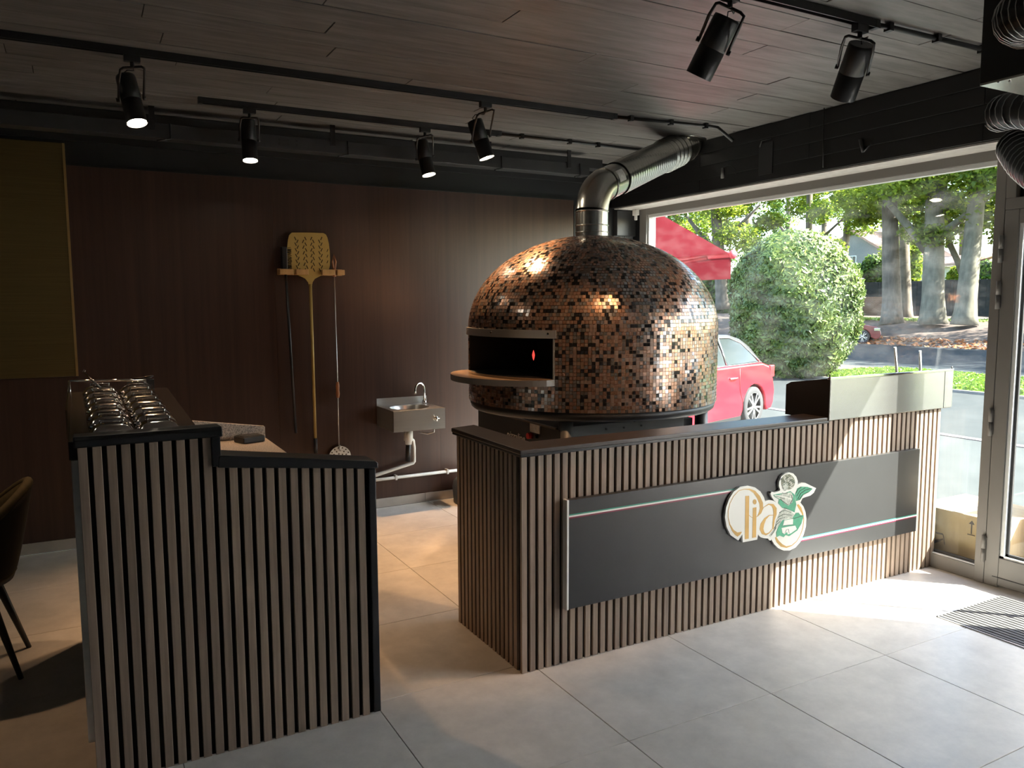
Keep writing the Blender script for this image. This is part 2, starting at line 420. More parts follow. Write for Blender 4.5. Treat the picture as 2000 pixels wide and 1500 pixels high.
while x < 3.7:
    x1 = min(x+TP, 3.70); bx((x+.001, YB-.006, 0), (x1-.001, YB+.008, .0685)).build('tile', M['skirt'], bb, bevel=.001, seg=1); x = x1
# other walls (behind and beside the camera)
struct('wall_left', bx((XL-.12, YF, 0), (XL, YB+.1, ZC)), M['black'])
struct('wall_front', bx((XL, YF-.12, 0), (XW+.1, YF, ZC)), M['black'])
wr = MB().box((XW-.02, YF, 0), (XW+.14, .20, ZC)).box((XW-.02, 1.25, 0), (XW+.14, 1.339, 2.40)).box((XW-.02, .20, 0), (XW+.14, 1.25, .05))
wr.box((XW-.02, 5.555, 0), (XW+.048, YB+.02, 2.37))
struct('wall_right', wr, M['black'])
w4 = struct('added_fill_window', MB().box((XW-.03, .20, 2.32), (XW+.05, 1.25, 2.362)).box((XW-.03, .20, .05), (XW+.05, .24, 2.32)).box((XW-.03, 1.21, .05), (XW+.05, 1.25, 2.32)), M['frame'])  # unseen window, added beside the door to bring in more daylight
bx((XW+.004, .24, .05), (XW+.010, 1.21, 2.32)).build('added_frosted_pane', M['frost'], w4)

# window_1: big pane behind the long counter, looking out on the street
GY0, GY1, GZ0, GZ1 = 2.502, 5.458, .082, 2.296
wi = MB()
wi.box((XW-.03, GY1, 0), (XW+.05, 5.552, 2.362))                 # far jamb
wi.box((XW-.03, 2.452, GZ1), (XW+.05, GY1, 2.362))               # head
wi.box((XW-.03, GY0-.002, 0), (XW+.05, GY1, GZ0))                # sill
w1 = struct('window_1', wi, M['frame'], bevel=.004)
bx((XW+.004, GY0, GZ0), (XW+.012, GY1, GZ1)).build('pane', M['glass'], w1)
bx((XW-.012, GY0, GZ1-.022), (XW+.03, GY1, GZ1+.001)).build('bead', M['frameout'], w1)
bx((XW-.020, GY0, GZ0-.002), (XW+.004, GY1, GZ0+.006)).build('bead', M['frameout'], w1)
bx((XW-.004, GY0, GZ0+.006), (XW+.004, GY1, GZ0+.022)).build('gasket', M['gasket'], w1)
bx((XW-.010, GY1-.014, GZ0), (XW+.03, GY1+.001, GZ1)).build('bead', M['frameout'], w1)
bx((XW-.036, 2.448, .0), (XW+.05, GY0, 2.362)).build('mullion', M['frame'], w1, bevel=.004)
# door_1 beside it, mostly outside the picture
d1 = struct('door_1', MB().box((XW-.036, 2.372, 0), (XW+.045, 2.446, 2.03)).box((XW-.036, 1.34, 0), (XW+.045, 1.445, 2.03))
            .box((XW-.035, 1.445, .012), (XW+.045, 2.372, .165)).box((XW-.035, 1.445, 1.955), (XW+.045, 2.372, 2.03)), M['frame'], bevel=.004)
bx((XW+.002, 1.445, .165), (XW+.010, 2.372, 1.955)).build('pane', M['glass'], d1)
MB().box((XW-.026, 2.352, .165), (XW+.03, 2.3725, 1.955)).box((XW-.026, 1.445, .163), (XW+.03, 2.372, .176)).build('bead', M['frameout'], d1)
MB().box((XW-.008, 2.338, .176), (XW+.004, 2.3525, 1.955)).box((XW-.008, 1.445, .176), (XW+.004, 2.352, .19)).build('gasket', M['gasket'], d1)
bx((XW-.040, 1.36, .055), (XW-.034, 2.40, .058)).build('kick_line', M['gasket'], d1)
for za, zb in ((1.755, 1.90), (1.51, 1.66), (.825, .978), (.124, .272)):
    h = MB(); h.tube([(XW-.046, 2.452, za), (XW-.046, 2.452, (za+zb)/2-.001)], .011, 10); h.tube([(XW-.046, 2.452, (za+zb)/2+.001), (XW-.046, 2.452, zb)], .011, 10)
    h.box((XW-.044, 2.440, za+.01), (XW-.034, 2.464, zb-.01)); h.build('hinge', M['frame'], d1)
hd = MB(); hd.tube([(XW+.085, 1.655, .50), (XW+.085, 1.655, 1.47)], .014, 12); hd.tube([(XW+.04, 1.655, .6), (XW+.085, 1.655, .6)], .009); hd.tube([(XW+.04, 1.655, 1.37), (XW+.085, 1.655, 1.37)], .009)
hd.build('handle', M['steel'], d1)
tr = struct('window_3', MB().box((XW-.036, 1.34, 2.0305), (XW+.045, 2.447, 2.09)).box((XW-.036, 1.34, 2.32), (XW+.045, 2.447, 2.3615)).box((XW-.036, 1.34, 2.0905), (XW+.045, 1.40, 2.3195)).box((XW-.036, 2.395, 2.0905), (XW+.045, 2.447, 2.3195)), M['frame'], bevel=.003)
bx((XW+.002, 1.40, 2.09), (XW+.010, 2.395, 2.32)).build('panel', M['blackm'], tr)

# ================================================================== LONG COUNTER
FY = 2.76                                  # plane of the slat faces
X0, X1 = 1.557, 4.341; EY = 3.415; CT = .9375
sc = thing('service_counter', 'long L-shaped counter clad in upright walnut slats below the copper oven', 'counter', (X0, FY, 0))
bx((X0+.013, FY+.013, 0), (X1, FY+.14, CT)).box((X0+.013, FY+.14, 0), (X0+.14, EY, CT)).build('backing_board', M['felt'], sc)
SW, SP, SD = .0265, .0400, .014
sl_me = bx((-SW/2, 0, 0), (SW/2, SD, CT-.001)).mesh('slat', M['slat'], bevel=.0012, seg=1)
sl_me2 = bx((0, -SW/2, 0), (SD, SW/2, CT-.001)).mesh('slat', M['slat'], bevel=.0012, seg=1)
k = 0
while X0+SW/2+SP*k+SW/2 < X1+.004:
    place('slat', sl_me, sc, (X0+SW/2+SP*k, FY, .0005)); k += 1
for k in range(16):
    if k == 0: continue
    place('slat', sl_me2, sc, (X0, FY+SW/2+SP*k+.004, .0005))
cp = MB(); t0, t1 = CT, .958
cp.prism([(X0-.012, FY-.012, t0), (3.40, FY-.012, t0), (3.40, FY+.152, t0), (X0+.128, FY+.152, t0), (X0+.128, EY+.045, t0), (X0-.012, EY+.01, t0)], (0, 0, t1-t0))
cp.build('cap', M['cap'], sc, bevel=.005, seg=2)
bx((X0-.008, FY-.009, t0-.011), (3.385, FY+.010, t0+.001)).box((X0-.009, FY-.008, t0-.011), (X0+.01, EY+.005, t0+.001)).build('cap_moulding', M['captrim'], sc, bevel=.003)
bx((X1, FY+.002, 0), (X1+.005, FY+.14, CT)).build('end_trim', M['captrim'], sc)

# sign board on its front
SY = 2.728
def sgn(px, py, y=SY): return ony(px, py, y)
a = sgn(1111, 973); b = sgn(1789, 1030); zt, zb_ = .727, .252
sg = thing('sign_board', 'anthracite sign board with the gold and green cherub logo on the slatted counter', 'sign', (a.x, FY, zb_))
bx((a.x, SY, zb_), (b.x, FY-.001, zt)).build('board', M['sign'], sg, bevel=.0015)
bx((a.x-.009, SY-.001, zb_-.002), (a.x+.0005, FY-.001, zt+.001)).build('edge_strip', M['white'], sg)
bx((b.x, SY, zb_), (b.x+.006, FY-.001, zt)).build('edge_strip', M['white'], sg)
def stripe(xa, xb, z):
    bx((xa, SY-.0012, z-.003), (xb, SY+.0005, z+.004)).build('stripe', M['white'], sg, label='white stripe')
    bx((xa, SY-.0010, z+.004), (xb, SY+.0005, z+.009)).build('stripe', M['greenl'], sg, label='green stripe')
    bx((xa, SY-.0010, z-.009), (xb, SY+.0005, z-.003)).build('stripe', M['redl'], sg, label='dark red stripe')
def LP(cx, cy, y): return sgn(1400+cx/7.5, 900+cy/7.5, y)
LY = SY-.014
stripe(a.x+.001, LP(330, 450, SY).x, sgn(1113, 1009).z); stripe(LP(1150, 1120, SY).x, b.x-.001, sgn(1787, 1007).z)
def flat(poly, y, th):
    q = [LP(x, yy, y) for x, yy in poly]; return MB().prism([Vector((p.x, y, p.z)) for p in q], (0, th, 0))
plate_pts = [(315,1170),(200,1085),(145,970),(120,830),(135,690),(180,560),(250,450),(340,385),(450,365),(560,390),(640,450),(690,530),(708,592),(760,575),(830,585),(868,612),(830,570),(800,520),(785,480),(802,455),(850,462),(915,442),(930,425),(910,370),(915,300),(945,230),(1000,190),(1065,170),(1120,185),(1165,235),(1187,300),(1182,350),(1240,322),(1300,325),(1370,360),(1455,400),(1420,470),(1370,510),(1290,535),(1255,550),(1225,612),(1270,670),(1300,750),(1315,850),(1305,960),(1270,1080),(1220,1190),(1150,1270),(1070,1315),(980,1315),(900,1280),(840,1220),(800,1150),(782,1172),(750,1140),(690,1135),(640,1120),(605,1080),(592,1155),(380,1195),(374,1078)]
lg = flat(plate_pts, LY, .013).build('logo_plate', M['cream'], sg, label='cream acrylic logo plate')
def pr_(name, poly, mt, lift=.0008): return flat(poly, LY-lift, lift+.0003).build(name, mt, lg)
def ring(name, pts, wd, mt, lift=.0007):
    """thin band along a centre line; wd widths in crop pixels"""
    out, inn = [], []
    n = len(pts)
    for i in range(n):
        p = Vector((*pts[i], 0)); q = Vector((*pts[min(i+1, n-1)], 0))-Vector((*pts[max(i-1, 0)], 0)); q.normalize()
        nn = Vector((-q.y, q.x, 0)); ww = (wd[i] if isinstance(wd, list) else wd)/2
        out.append(((p+nn*ww).x, (p+nn*ww).y)); inn.append(((p-nn*ww).x, (p-nn*ww).y))
    mb = MB(); y = LY-lift
    o3 = [Vector((v.x, y, v.z)) for v in (LP(*p, y) for p in out)]; i3 = [Vector((v.x, y, v.z)) for v in (LP(*p, y) for p in inn)]
    for i in range(n-1): mb.prism([o3[i], o3[i+1], i3[i+1], i3[i]], (0, lift+.0003, 0))
    return mb.build(name, mt, lg, merge=True)
def ell(cx, cy, rx, ry, n=24, rot=0): return [(cx+rx*math.cos(t)*math.cos(rot)-ry*math.sin(t)*math.sin(rot), cy+rx*math.cos(t)*math.sin(rot)+ry*math.sin(t)*math.cos(rot)) for t in [2*PI*i/n for i in range(n)]]
ring('letter', [(320,1085),(285,1068),(235,1020),(190,930),(168,830),(168,730),(195,620),(245,520),(320,440),(400,415),(480,418),(550,455),(610,530),(650,620),(655,700),(635,760),(595,815)], [62,50,30,12,8,8,8,8,8,10,22,40,52,54,48,36,8], M['goldp'])
ring('letter', [(365,1042),(330,1066),(300,1078)], [8, 44, 60], M['goldp'], .0006)
pr_('letter', [(420,515),(475,512),(468,1140),(412,1150)], M['goldp'])
pr_('letter', [(530,690),(582,680),(576,1120),(520,1130)], M['goldp'])
pr_('letter', ell(556, 602, 27, 38), M['goldp'])
ring('letter', [(470,795),(510,828),(560,832),(600,812),(640,760),(690,680),(760,635),(820,650),(852,700),(855,780),(838,860),(830,930),(824,1000)], [6,6,6,6,6,6,14,40,52,44,26,22,18], M['goldp'], .0010)
ring('letter', [(835,795),(770,800),(710,850),(668,930),(655,1000),(680,1060),(720,1080),(770,1055),(815,1000)], [8,12,30,52,56,44,26,12,8], M['goldp'], .0009)
ring('letter', [(1185,640),(1220,690),(1255,770),(1275,860),(1262,980),(1225,1090),(1170,1180),(1100,1240),(1020,1265),(950,1240),(895,1185),(862,1120)], [26,40,22,8,8,8,8,10,24,44,40,20], M['goldp'], .0006)
pr_('figure', [(1180,405),(1230,378),(1330,382),(1405,410),(1350,460),(1270,500),(1222,572),(1160,590),(1150,480)], M['green'], .0010)
pr_('figure', [(1010,470),(1080,445),(1145,500),(1152,580),(1165,640),(1140,755),(1060,715),(960,690),(900,620),(915,565),(850,530),(828,500),(900,485)], M['green'], .0012)
pr_('figure', [(960,480),(1010,470),(1090,460),(1120,520),(1105,610),(1050,660),(990,620),(940,570),(870,535),(840,510),(920,500)], M['skin'], .0016)
pr_('figure', ell(1045, 310, 100, 112), M['dgreen'], .0014)
pr_('figure', ell(1005, 375, 42, 58), M['skin'], .0018)
pr_('figure', [(930,750),(1000,685),(1090,735),(1140,800),(1125,845),(1000,850),(940,910),(880,1000),(790,1115),(770,1100),(850,980),(880,860)], M['skin'], .0012)
pr_('figure', [(960,870),(1100,850),(1160,765),(1200,760),(1225,795),(1275,800),(1240,920),(1180,1020),(1060,1105),(1010,1085),(980,1120),(920,1095),(880,1118),(872,1050),(905,960)], M['green'], .0014)
pr_('figure', [(990,872),(1120,850),(1115,935),(970,952)], M['cream'], .0019)
pr_('figure', [(950,985),(1060,962),(1150,950),(1172,1000),(1090,1060),(1040,1078),(1030,1040),(990,1075),(960,1055)], M['cream'], .0019)
M['inkg'] = mat('engraving_ink', (.03, .055, .035), .5)
for pts, wd in ((((1190,560),(1230,480),(1300,430),(1390,405)), 7), (((1175,520),(1220,440),(1300,395)), 6), (((1205,575),(1260,500),(1340,460)), 6), (((1165,470),(1190,420),(1240,385)), 6),
        (((975,352),(1000,345)), 8), (((1020,350),(1040,358)), 8), (((985,385),(978,405),(992,412)), 5), (((990,430),(1012,432)), 6), (((960,470),(1000,480),(1040,470)), 5),
        (((930,560),(980,600),(1050,650)), 7), (((1090,500),(1110,560),(1080,630)), 7), (((880,520),(950,545),(1000,560)), 6), (((920,760),(1000,720),(1090,760)), 6), (((900,830),(980,780),(1100,800)), 6),
        (((880,900),(920,850),(1000,830)), 6), (((850,990),(880,930),(930,890)), 6), (((800,1090),(840,1030),(870,980)), 6), (((1120,850),(1180,830),(1260,805)), 7), (((975,950),(1115,935)), 6), (((1000,1060),(1020,1010),(1050,1000),(1060,1060)), 6)):
    ring('engraved_line', pts, wd, M['inkg'], .0023)
for k in range(26):
    a_ = k*2.4; r_ = 18+3.1*k; cx__, cy__ = 1048+r_*.98*math.cos(a_), 300+r_*math.sin(a_)
    if abs(cx__-1005) < 45 and abs(cy__-378) < 60: continue
    ring('curl', [(cx__+15*math.cos(t), cy__+15*math.sin(t)) for t in (0, 1.2, 2.4, 3.6, 4.8)], 6, M['inkg'] if k % 2 else M['cream'], .0021)
ring('figure', [(850,505),(950,520),(1050,545),(1110,565)], 10, M['cream'], .0022)

# stainless unit on the right end of the counter
su = thing('steel_unit', 'low stainless steel housing with dark left side on the right end of the long counter', 'steel housing', (3.37, FY-.012, .958))
xa, xb = 3.372, 4.410; yf, yb = 2.742, 3.03
prof = [(yf, .941), (yb, .941), (yb, 1.105), (yb-.035, 1.122), (yf+.02, 1.158), (yf, 1.158)]
MB().prism([(xa+.004, y_, z_) for y_, z_ in prof], (xb-xa-.008, 0, 0)).build('housing', M['steelu'], su, bevel=.003)
MB().prism([(xa, y_+(.0 if y_ > 2.8 else .001), z_) for y_, z_ in prof], (.005, 0, 0)).build('side_panel', M['steeld'], su, label='dark side panel')
bx((xa-.002, yf-.003, 1.153), (xb+.003, yf+.016, 1.166)).build('top_lip', M['steelp'], su, bevel=.002)
bx((4.335, yf-.002, .945), (xb, yf+.002, 1.153)).build('corner_strip', M['steelu'], su)
MB().tube([(xa+.002, yf+.006, 1.160), (xa+.002, yf+.006, 1.182)], .004, 8).tube([(xb-.004, yf+.006, 1.160), (xb-.004, yf+.006, 1.180)], .004, 8).build('pin', M['blackm'], su)
for p0, p1 in (((1748, 678), (1753, 730)), ((1797, 685), (1798, 728))):
    q0 = ony(*p0, 2.93); q1 = ony(*p1, 2.93)
    MB().tube([(q1.x, 2.93, 1.10), tuple(q0)], .0075, 12).build('handle_rod', M['pipe'], su)

# ================================================================== LEFT COUNTER
LX0, LXS, LX1 = -.024, .392, .928
lc = thing('bar_counter', 'stepped narrow counter clad in upright walnut slats with black caps in the foreground', 'counter', (LX0, FY, 0))
def lz(x): return 1.113 if x < LXS-.005 else 1.017-(x-LXS)*.128
MB().prism([(LX0+.002, FY+.013, 0), (LX1, FY+.013, 0), (LX1, FY+.013, lz(LX1)), (LXS, FY+.013, lz(LXS)), (LXS, FY+.013, 1.113), (LX0+.002, FY+.013, 1.113)], (0, .075, 0)).build('backing_board', M['felt'], lc)
k = 0
while True:
    x = LX0+SW/2+.0405*k
    if x+SW/2 > LX1-.018: break
    h = min(lz(x-SW/2), lz(x+SW/2)) if not (x-SW/2 < LXS-.02 < x+SW/2) else lz(LXS)
    bx((x-SW/2, FY, 0), (x+SW/2, FY+SD, h-.001)).build('slat', M['slat'], lc, bevel=.0012, seg=1); k += 1
MB().prism([(LX0-.010, FY-.012, 1.113), (LX0-.010, FY+.105, 1.113), (LX0-.010, FY+.105, 1.143), (LX0-.010, FY+.0, 1.148), (LX0-.010, FY-.012, 1.136)], (LXS+.022-LX0, 0, 0)).build('cap', M['captrim'], lc, bevel=.006, seg=3)
bx((LXS-.024, FY-.009, lz(LXS)-.004), (LXS+.004, FY+.105, 1.113)).build('step_trim', M['captrim'], lc, bevel=.003)
pl = [(LXS-.008, lz(LXS)-.008), (LX1+.016, lz(LX1)-.001), (LX1+.016, lz(LX1)+.020), (LX1+.006, lz(LX1)+.028), (LXS+.004, lz(LXS)+.034), (LXS-.004, lz(LXS)+.03)]
MB().prism([(x, FY-.012, z) for x, z in pl], (0, .118, 0)).build('cap', M['captrim'], lc, bevel=.004, seg=2)
bx((LX1-.020, FY-.006, .006), (LX1+.008, FY+.09, lz(LX1)-.002)).build('end_trim', M['captrim'], lc, bevel=.004)

# prep table behind it
pt = thing('prep_table', 'refrigerated prep table with granite worktop behind the left slatted counter', 'prep table', (.4, 3.5, 0))
MB().box((.36, 2.90, .08), (.79, 4.05, .853)).box((-.045, 2.90, .08), (.36, 4.06, 1.05)).build('cabinet', M['steel'], pt, bevel=.004)
for x in (-.0, .75):
    for y in (2.95, 4.0): MB().tube([(x, y, 0), (x, y, .085)], .02, 10).build('leg', M['steel'], pt)
bx((.36, 2.88, .853), (.80, 4.075, .882)).build('worktop', M['granite'], pt, bevel=.003)
MB().prism([(.36, 4.055, .882), (.80, 4.055, .882), (.80, 4.055, .936), (.796, 4.055, .940), (.36, 4.055, 1.008)], (0, .02, 0)).build('backsplash', M['granite'], pt, bevel=.002)
def rail(y): return 1.122+(y-2.95)*.043
MB().prism([(-.05, y_, z_) for y_, z_ in ((2.90, 1.05), (4.06, 1.05), (4.06, rail(4.06)-.008), (2.90, rail(2.90)-.008))], (.405, 0, 0)).build('pan_rail', M['steeld'], pt, bevel=.004)
bx((-.052, 2.92, 1.12), (-.047, 4.07, 1.215)).build('glass_guard', M['glassc'], pt)
MB().tube([(-.05, 4.07, 1.212), (.30, 4.07, 1.200)], .005, 8).tube([(-.05, 4.07, 1.10), (-.05, 4.07, 1.213)], .006, 8).build('guard_rail', M['steelp'], pt)
bx((.262, 4.06, 1.155), (.300, 4.082, 1.205)).build('guard_bracket', M['steelp'], pt, bevel=.003)
pm = {}
n_ = 0
for r in range(7):
    for c in range(2):
        yc = 2.995+.158*r; xc = .082+.146*c-.012*(r/6)
        t = thing('food_pan', ['left', 'right'][c] and ('steel lidded food pan in row %s from the counter, %s column' % (['one', 'two', 'three', 'four', 'five', 'six', 'seven'][r], ['gold wall side', 'worktop side'][c])), 'food pan', (xc, yc, rail(yc)-.006), 'lidded food pans in the prep table')
        hw, hd_ = .069, .074
        if not pm:
            b_ = MB(); ns = 20
            rings = []
            for sx, z in ((1.0, .0), (1.02, .004), (1.0, .010), (.90, .016), (.80, .026), (.55, .034), (.25, .037)):
                rings.append([(hw*sx*(abs(math.cos(t_))**.32)*math.copysign(1, math.cos(t_)), hd_*sx*(abs(math.sin(t_))**.32)*math.copysign(1, math.sin(t_)), z) for t_ in [2*PI*i/ns for i in range(ns)]])
            b_.smooth = True
            for i in range(len(rings)-1):
                b_.add(rings[i]+rings[i+1], [(j, (j+1) % ns, ns+(j+1) % ns, ns+j) for j in range(ns)])
            b_.add(rings[-1], [tuple(range(ns))])
            pm['lid'] = b_.mesh('lid', M['steelp'], merge=True)
            pm['knob'] = MB().tube([(-.035, 0, .036), (-.035, 0, .046), (.035, 0, .046), (.035, 0, .036)], .0045, 8).mesh('handle', M['steelp'])
            pm['pan'] = MB().box((-hw, -hd_, -.045), (hw, hd_, 0)).mesh('pan', M['steelp'], bevel=.006)
        for nm, me in (('pan', pm['pan']), ('lid', pm['lid']), ('handle', pm['knob'])): place(nm, me, t, t.location)
sp = thing('serving_spoon', 'long steel serving spoon standing up out of the farthest food pans', 'spoon', (.068, 3.9, 1.17))
q0 = ony(165, 727, 3.97); q1 = ony(196, 758, 3.88)
MB().tube([tuple(q1), tuple(q0)], [.0065, .004], 8).build('handle', M['steelp'], sp)
MB().tube([tuple(q0+Vector((-.006, 0, .002))), tuple(q0+Vector((-.003, 0, .010))), tuple(q0+Vector((.004, 0, .008))), tuple(q0)], .0025, 6).build('hook', M['steelp'], sp)
tg = thing('tongs', 'dark pair of tongs lying across the far rail of the prep table', 'tongs', (.25, 4.05, 1.2))
MB().tube([(.215, 4.05, 1.208), (.25, 4.04, 1.214), (.295, 4.03, 1.222)], .004, 8).build('arm', M['steeld'], tg)
MB().tube([(.215, 4.07, 1.212), (.25, 4.06, 1.208), (.290, 4.05, 1.212)], .004, 8).build('arm', M['steeld'], tg)
bp_ = thing('card_case', 'small black case lying on the speckled granite worktop', 'case', (.69, 3.97, .8825))
MB().prism([(.635, 3.99, .883), (.668, 3.905, .883), (.775, 3.935, .883), (.742, 4.025, .883)], (0, 0, .030)).build('case', M['blackm'], bp_, bevel=.006, seg=3)
MB().prism([(.645, 3.99, .9135), (.672, 3.92, .9135), (.765, 3.945, .9135), (.738, 4.012, .9135)], (0, 0, .0025)).build('lid', M['captrim'], bp_, bevel=.001)

# ================================================================== OVEN
OC = Vector((2.805, 4.079, 0)); OR = .765; ZB, ZM, ZA = .965, 1.400, 1.962
A0, A1 = math.radians(-139.7), math.radians(-139.7-61.3)     # mouth, from its right end round to its left end
AM = (A0+A1)/2; MZ0, MZ1 = 1.145, 1.368
ov = thing('pizza_oven', 'large domed pizza oven covered in copper and black mosaic behind the long counter', 'oven', (OC.x, OC.y, 0))
def inm(a, pad=0):
    d = (a-AM+PI) % (2*PI)-PI
    return abs(d) < abs(A1-A0)/2+pad
def cyl(a, r, z): return (OC.x+r*math.cos(a), OC.y+r*math.sin(a), z)
def domer(z): return OR*math.sqrt(max(0, 1-((z-ZM)/(ZA-ZM))**2)) if z > ZM else OR
# grout shell with the mouth left open
NA = 180; sh = MB(); sh.smooth = True
zs = [ZB-.0, ZB+.09, MZ0, MZ1, ZM]+[ZM+(ZA-ZM)*math.sin(t*PI/2/14) for t in range(1, 14)]
angs = [AM-abs(A1-A0)/2+abs(A1-A0)*i/40 for i in range(41)]+[AM+abs(A1-A0)/2+(2*PI-abs(A1-A0))*i/120 for i in range(1, 120)]
na = len(angs); rr_ = [domer(z)-.003 for z in zs]
vs = [cyl(a_, rr_[i], zs[i]) for i in range(len(zs)) for a_ in angs]
fs = []
for i in range(len(zs)-1):
    for j in range(na):
        if zs[i] >= MZ0-1e-6 and zs[i+1] <= MZ1+1e-6 and j < 40: continue
        k = (j+1) % na; fs.append((i*na+j, i*na+k, (i+1)*na+k, (i+1)*na+j))
fs.append(tuple((len(zs)-1)*na+j for j in range(na)))
sh.add(vs, fs); sh.build('dome', M['mgrout'], ov)
# mosaic tiles, one small raised chip each
mo = MB(); p = .0199
def chip(c, t, u, n, w_, h_):
    w_ *= .5; h_ *= .5
    tl = n+t*R_.gauss(0, .020)+u*R_.gauss(0, .020); tl.normalize()
    t2 = (t-tl*t.dot(tl)).normalized(); u2 = tl.cross(t2)
    o_ = c+n*.0024; i_ = c-n*.004
    b0 = [i_-t*w_-u*h_, i_+t*w_-u*h_, i_+t*w_+u*h_, i_-t*w_+u*h_]; b1 = [o_-t2*w_-u2*h_, o_+t2*w_-u2*h_, o_+t2*w_+u2*h_, o_-t2*w_+u2*h_]
    mo.add(b0+b1, [(4, 5, 6, 7), (0, 1, 5, 4), (1, 2, 6, 5), (2, 3, 7, 6), (3, 0, 4, 7)])
def pick(): 
    q = R_.random(); return 0 if q < .34 else 1 if q < .58 else 2 if q < .84 else 3
nrow = round((ZM-ZB)/p); ncol = round(2*PI*OR/p)
for i in range(nrow):
    z = ZB+p*(i+.5)*(ZM-ZB)/(nrow*p)
    for j in range(ncol):
        a_ = 2*PI*j/ncol
        if MZ0-.012 < z < MZ1+.035 and inm(a_, .008): continue
        mo.cur = pick(); n = Vector((math.cos(a_), math.sin(a_), 0))
        chip(Vector(cyl(a_, OR, z)), Vector((-n.y, n.x, 0)), Vector((0, 0, 1)), n, p-.0022, p-.0022)
# rows over the dome by arc length
th = 0; arc = [(0, OR, ZM)]; N_ = 800; al = 0
for i in range(1, N_+1):
    t_ = PI/2*i/N_; r_, z_ = OR*math.cos(t_), ZM+(ZA-ZM)*math.sin(t_)
    al += math.hypot(r_-arc[-1][1], z_-arc[-1][2]); arc.append((al, r_, z_))
rows = int(al/p); 
for i in range(rows):
    s_ = (i+.5)*al/rows; q = min(range(len(arc)), key=lambda k_: abs(arc[k_][0]-s_)); r_, z_ = arc[q][1], arc[q][2]
    if r_ < .10: break
    q2 = min(q+3, N_); q1 = max(q-3, 0); up = Vector((arc[q2][1]-arc[q1][1], 0, arc[q2][2]-arc[q1][2])).normalized()
    nc = max(8, int(2*PI*r_/p)); off = R_.random()
    for j in range(nc):
        a_ = 2*PI*(j+off)/nc
        if z_ < MZ1+.035 and inm(a_, .008): continue
        mo.cur = pick(); ca, sa = math.cos(a_), math.sin(a_)
        u = Vector((up.x*ca, up.x*sa, up.z)); t = Vector((-sa, ca, 0)); n = t.cross(u)
        if n.dot(Vector((ca, sa, .5))) < 0: n = -n
        chip(Vector((OC.x+r_*ca, OC.y+r_*sa, z_)), t, u, n, 2*PI*r_/nc-.0022, al/rows-.0022)
mo.build('mosaic', [M['copper'], M['bronze'], M['greyt'], M['blackt']], ov, kind='stuff', label='thousands of copper, grey and black mosaic chips')
# mouth: lining, band, jambs, shelf
ch = MB(); nn = 24
def arcp(r, z, pad=0, n=nn): return [cyl(A1-pad+(A0-A1+2*pad)*i/n, r, z) for i in range(n+1)]
o0, o1 = arcp(OR-.003, MZ0), arcp(OR-.003, MZ1); i0, i1 = arcp(OR-.42, MZ0), arcp(OR-.42, MZ1+.0)
for A_, B_ in ((o0, i0), (i1, o1), (i0, i1)):
    ch.add(A_+B_, [(j, j+1, nn+1+j+1, nn+1+j) for j in range(nn)])
ch.add([o0[0], o1[0], i1[0], i0[0]], [(0, 1, 2, 3)]); ch.add([o0[-1], o1[-1], i1[-1], i0[-1]], [(0, 3, 2, 1)])
ch.build('chamber', M['soot'], ov)
bd = MB(); z0, z1 = MZ1-.004, MZ1+.040; pa = .022
q = [arcp(OR+.002, z0, pa), arcp(OR+.016, z0, pa), arcp(OR+.016, z1, pa), arcp(OR+.002, z1, pa)]
for A_, B_ in ((q[0], q[1]), (q[1], q[2]), (q[2], q[3])):
    bd.add(A_+B_, [(j, j+1, nn+1+j+1, nn+1+j) for j in range(nn)])
for e in (0, -1): bd.add([q[0][e], q[1][e], q[2][e], q[3][e]], [(0, 1, 2, 3)])
band = bd.build('mouth_band', M['steel'], ov, label='brushed steel band over the mouth')
for f in (.03, .5, .97):
    a_ = A0+(A1-A0)*f; c = Vector(cyl(a_, OR+.016, MZ1+.022)); d = Vector((math.cos(a_), math.sin(a_), 0))
    MB().tube([c, c+d*.004], .006, 10).build('screw', M['steelp'], band)
for a_ in (A0+.006,):
    d = Vector((math.cos(a_), math.sin(a_), 0)); t = Vector((-d.y, d.x, 0))
    MB().obox(OC+d*(OR+.002)+Vector((0, 0, (MZ0+MZ1)/2)), d*.010, t*.004, Vector((0, 0, (MZ1-MZ0)/2))).build('jamb', M['steel'], ov)
shp = []; ns = 30; pa = .05
for i in range(ns+1):
    f = i/ns; a_ = A0+.012+(A1-.09-A0)*f
    e = math.sin(PI*f)**.62 if 0 < f < 1 else 0
    shp.append(cyl(a_, OR+.006+.175*e, MZ0-.036))
inner = [cyl(A0+(A1-A0)*(1-i/ns), OR-.05, MZ0-.036) for i in range(ns+1)]
sf = MB(); top = [Vector(v)+Vector((0, 0, .034)) for v in shp+inner]; bot = [Vector(v) for v in shp+inner]; n2 = len(top); ns1 = ns+1
strip = [(i, i+1, n2-2-i, n2-1-i) for i in range(ns)]
sf.cur = 0; sf.add(top, strip); sf.cur = 1; sf.add(bot, [f[::-1] for f in strip]); 
sf.add(top+bot, [(i, (i+1) % n2, n2+(i+1) % n2, n2+i) for i in range(n2)])
sf.build('shelf', [M['shelf'], M['ovengrey']], ov, merge=True)
fb = OC+Vector((math.cos(A0-.30), math.sin(A0-.30), 0))*(OR-.16)+Vector((0, 0, MZ0+.085))
MB().lathe([(.0005, 0), (.005, .012), (.008, .03), (.005, .045), (.0005, .058)], tuple(fb), 10).build('flame', M['flame'], ov)
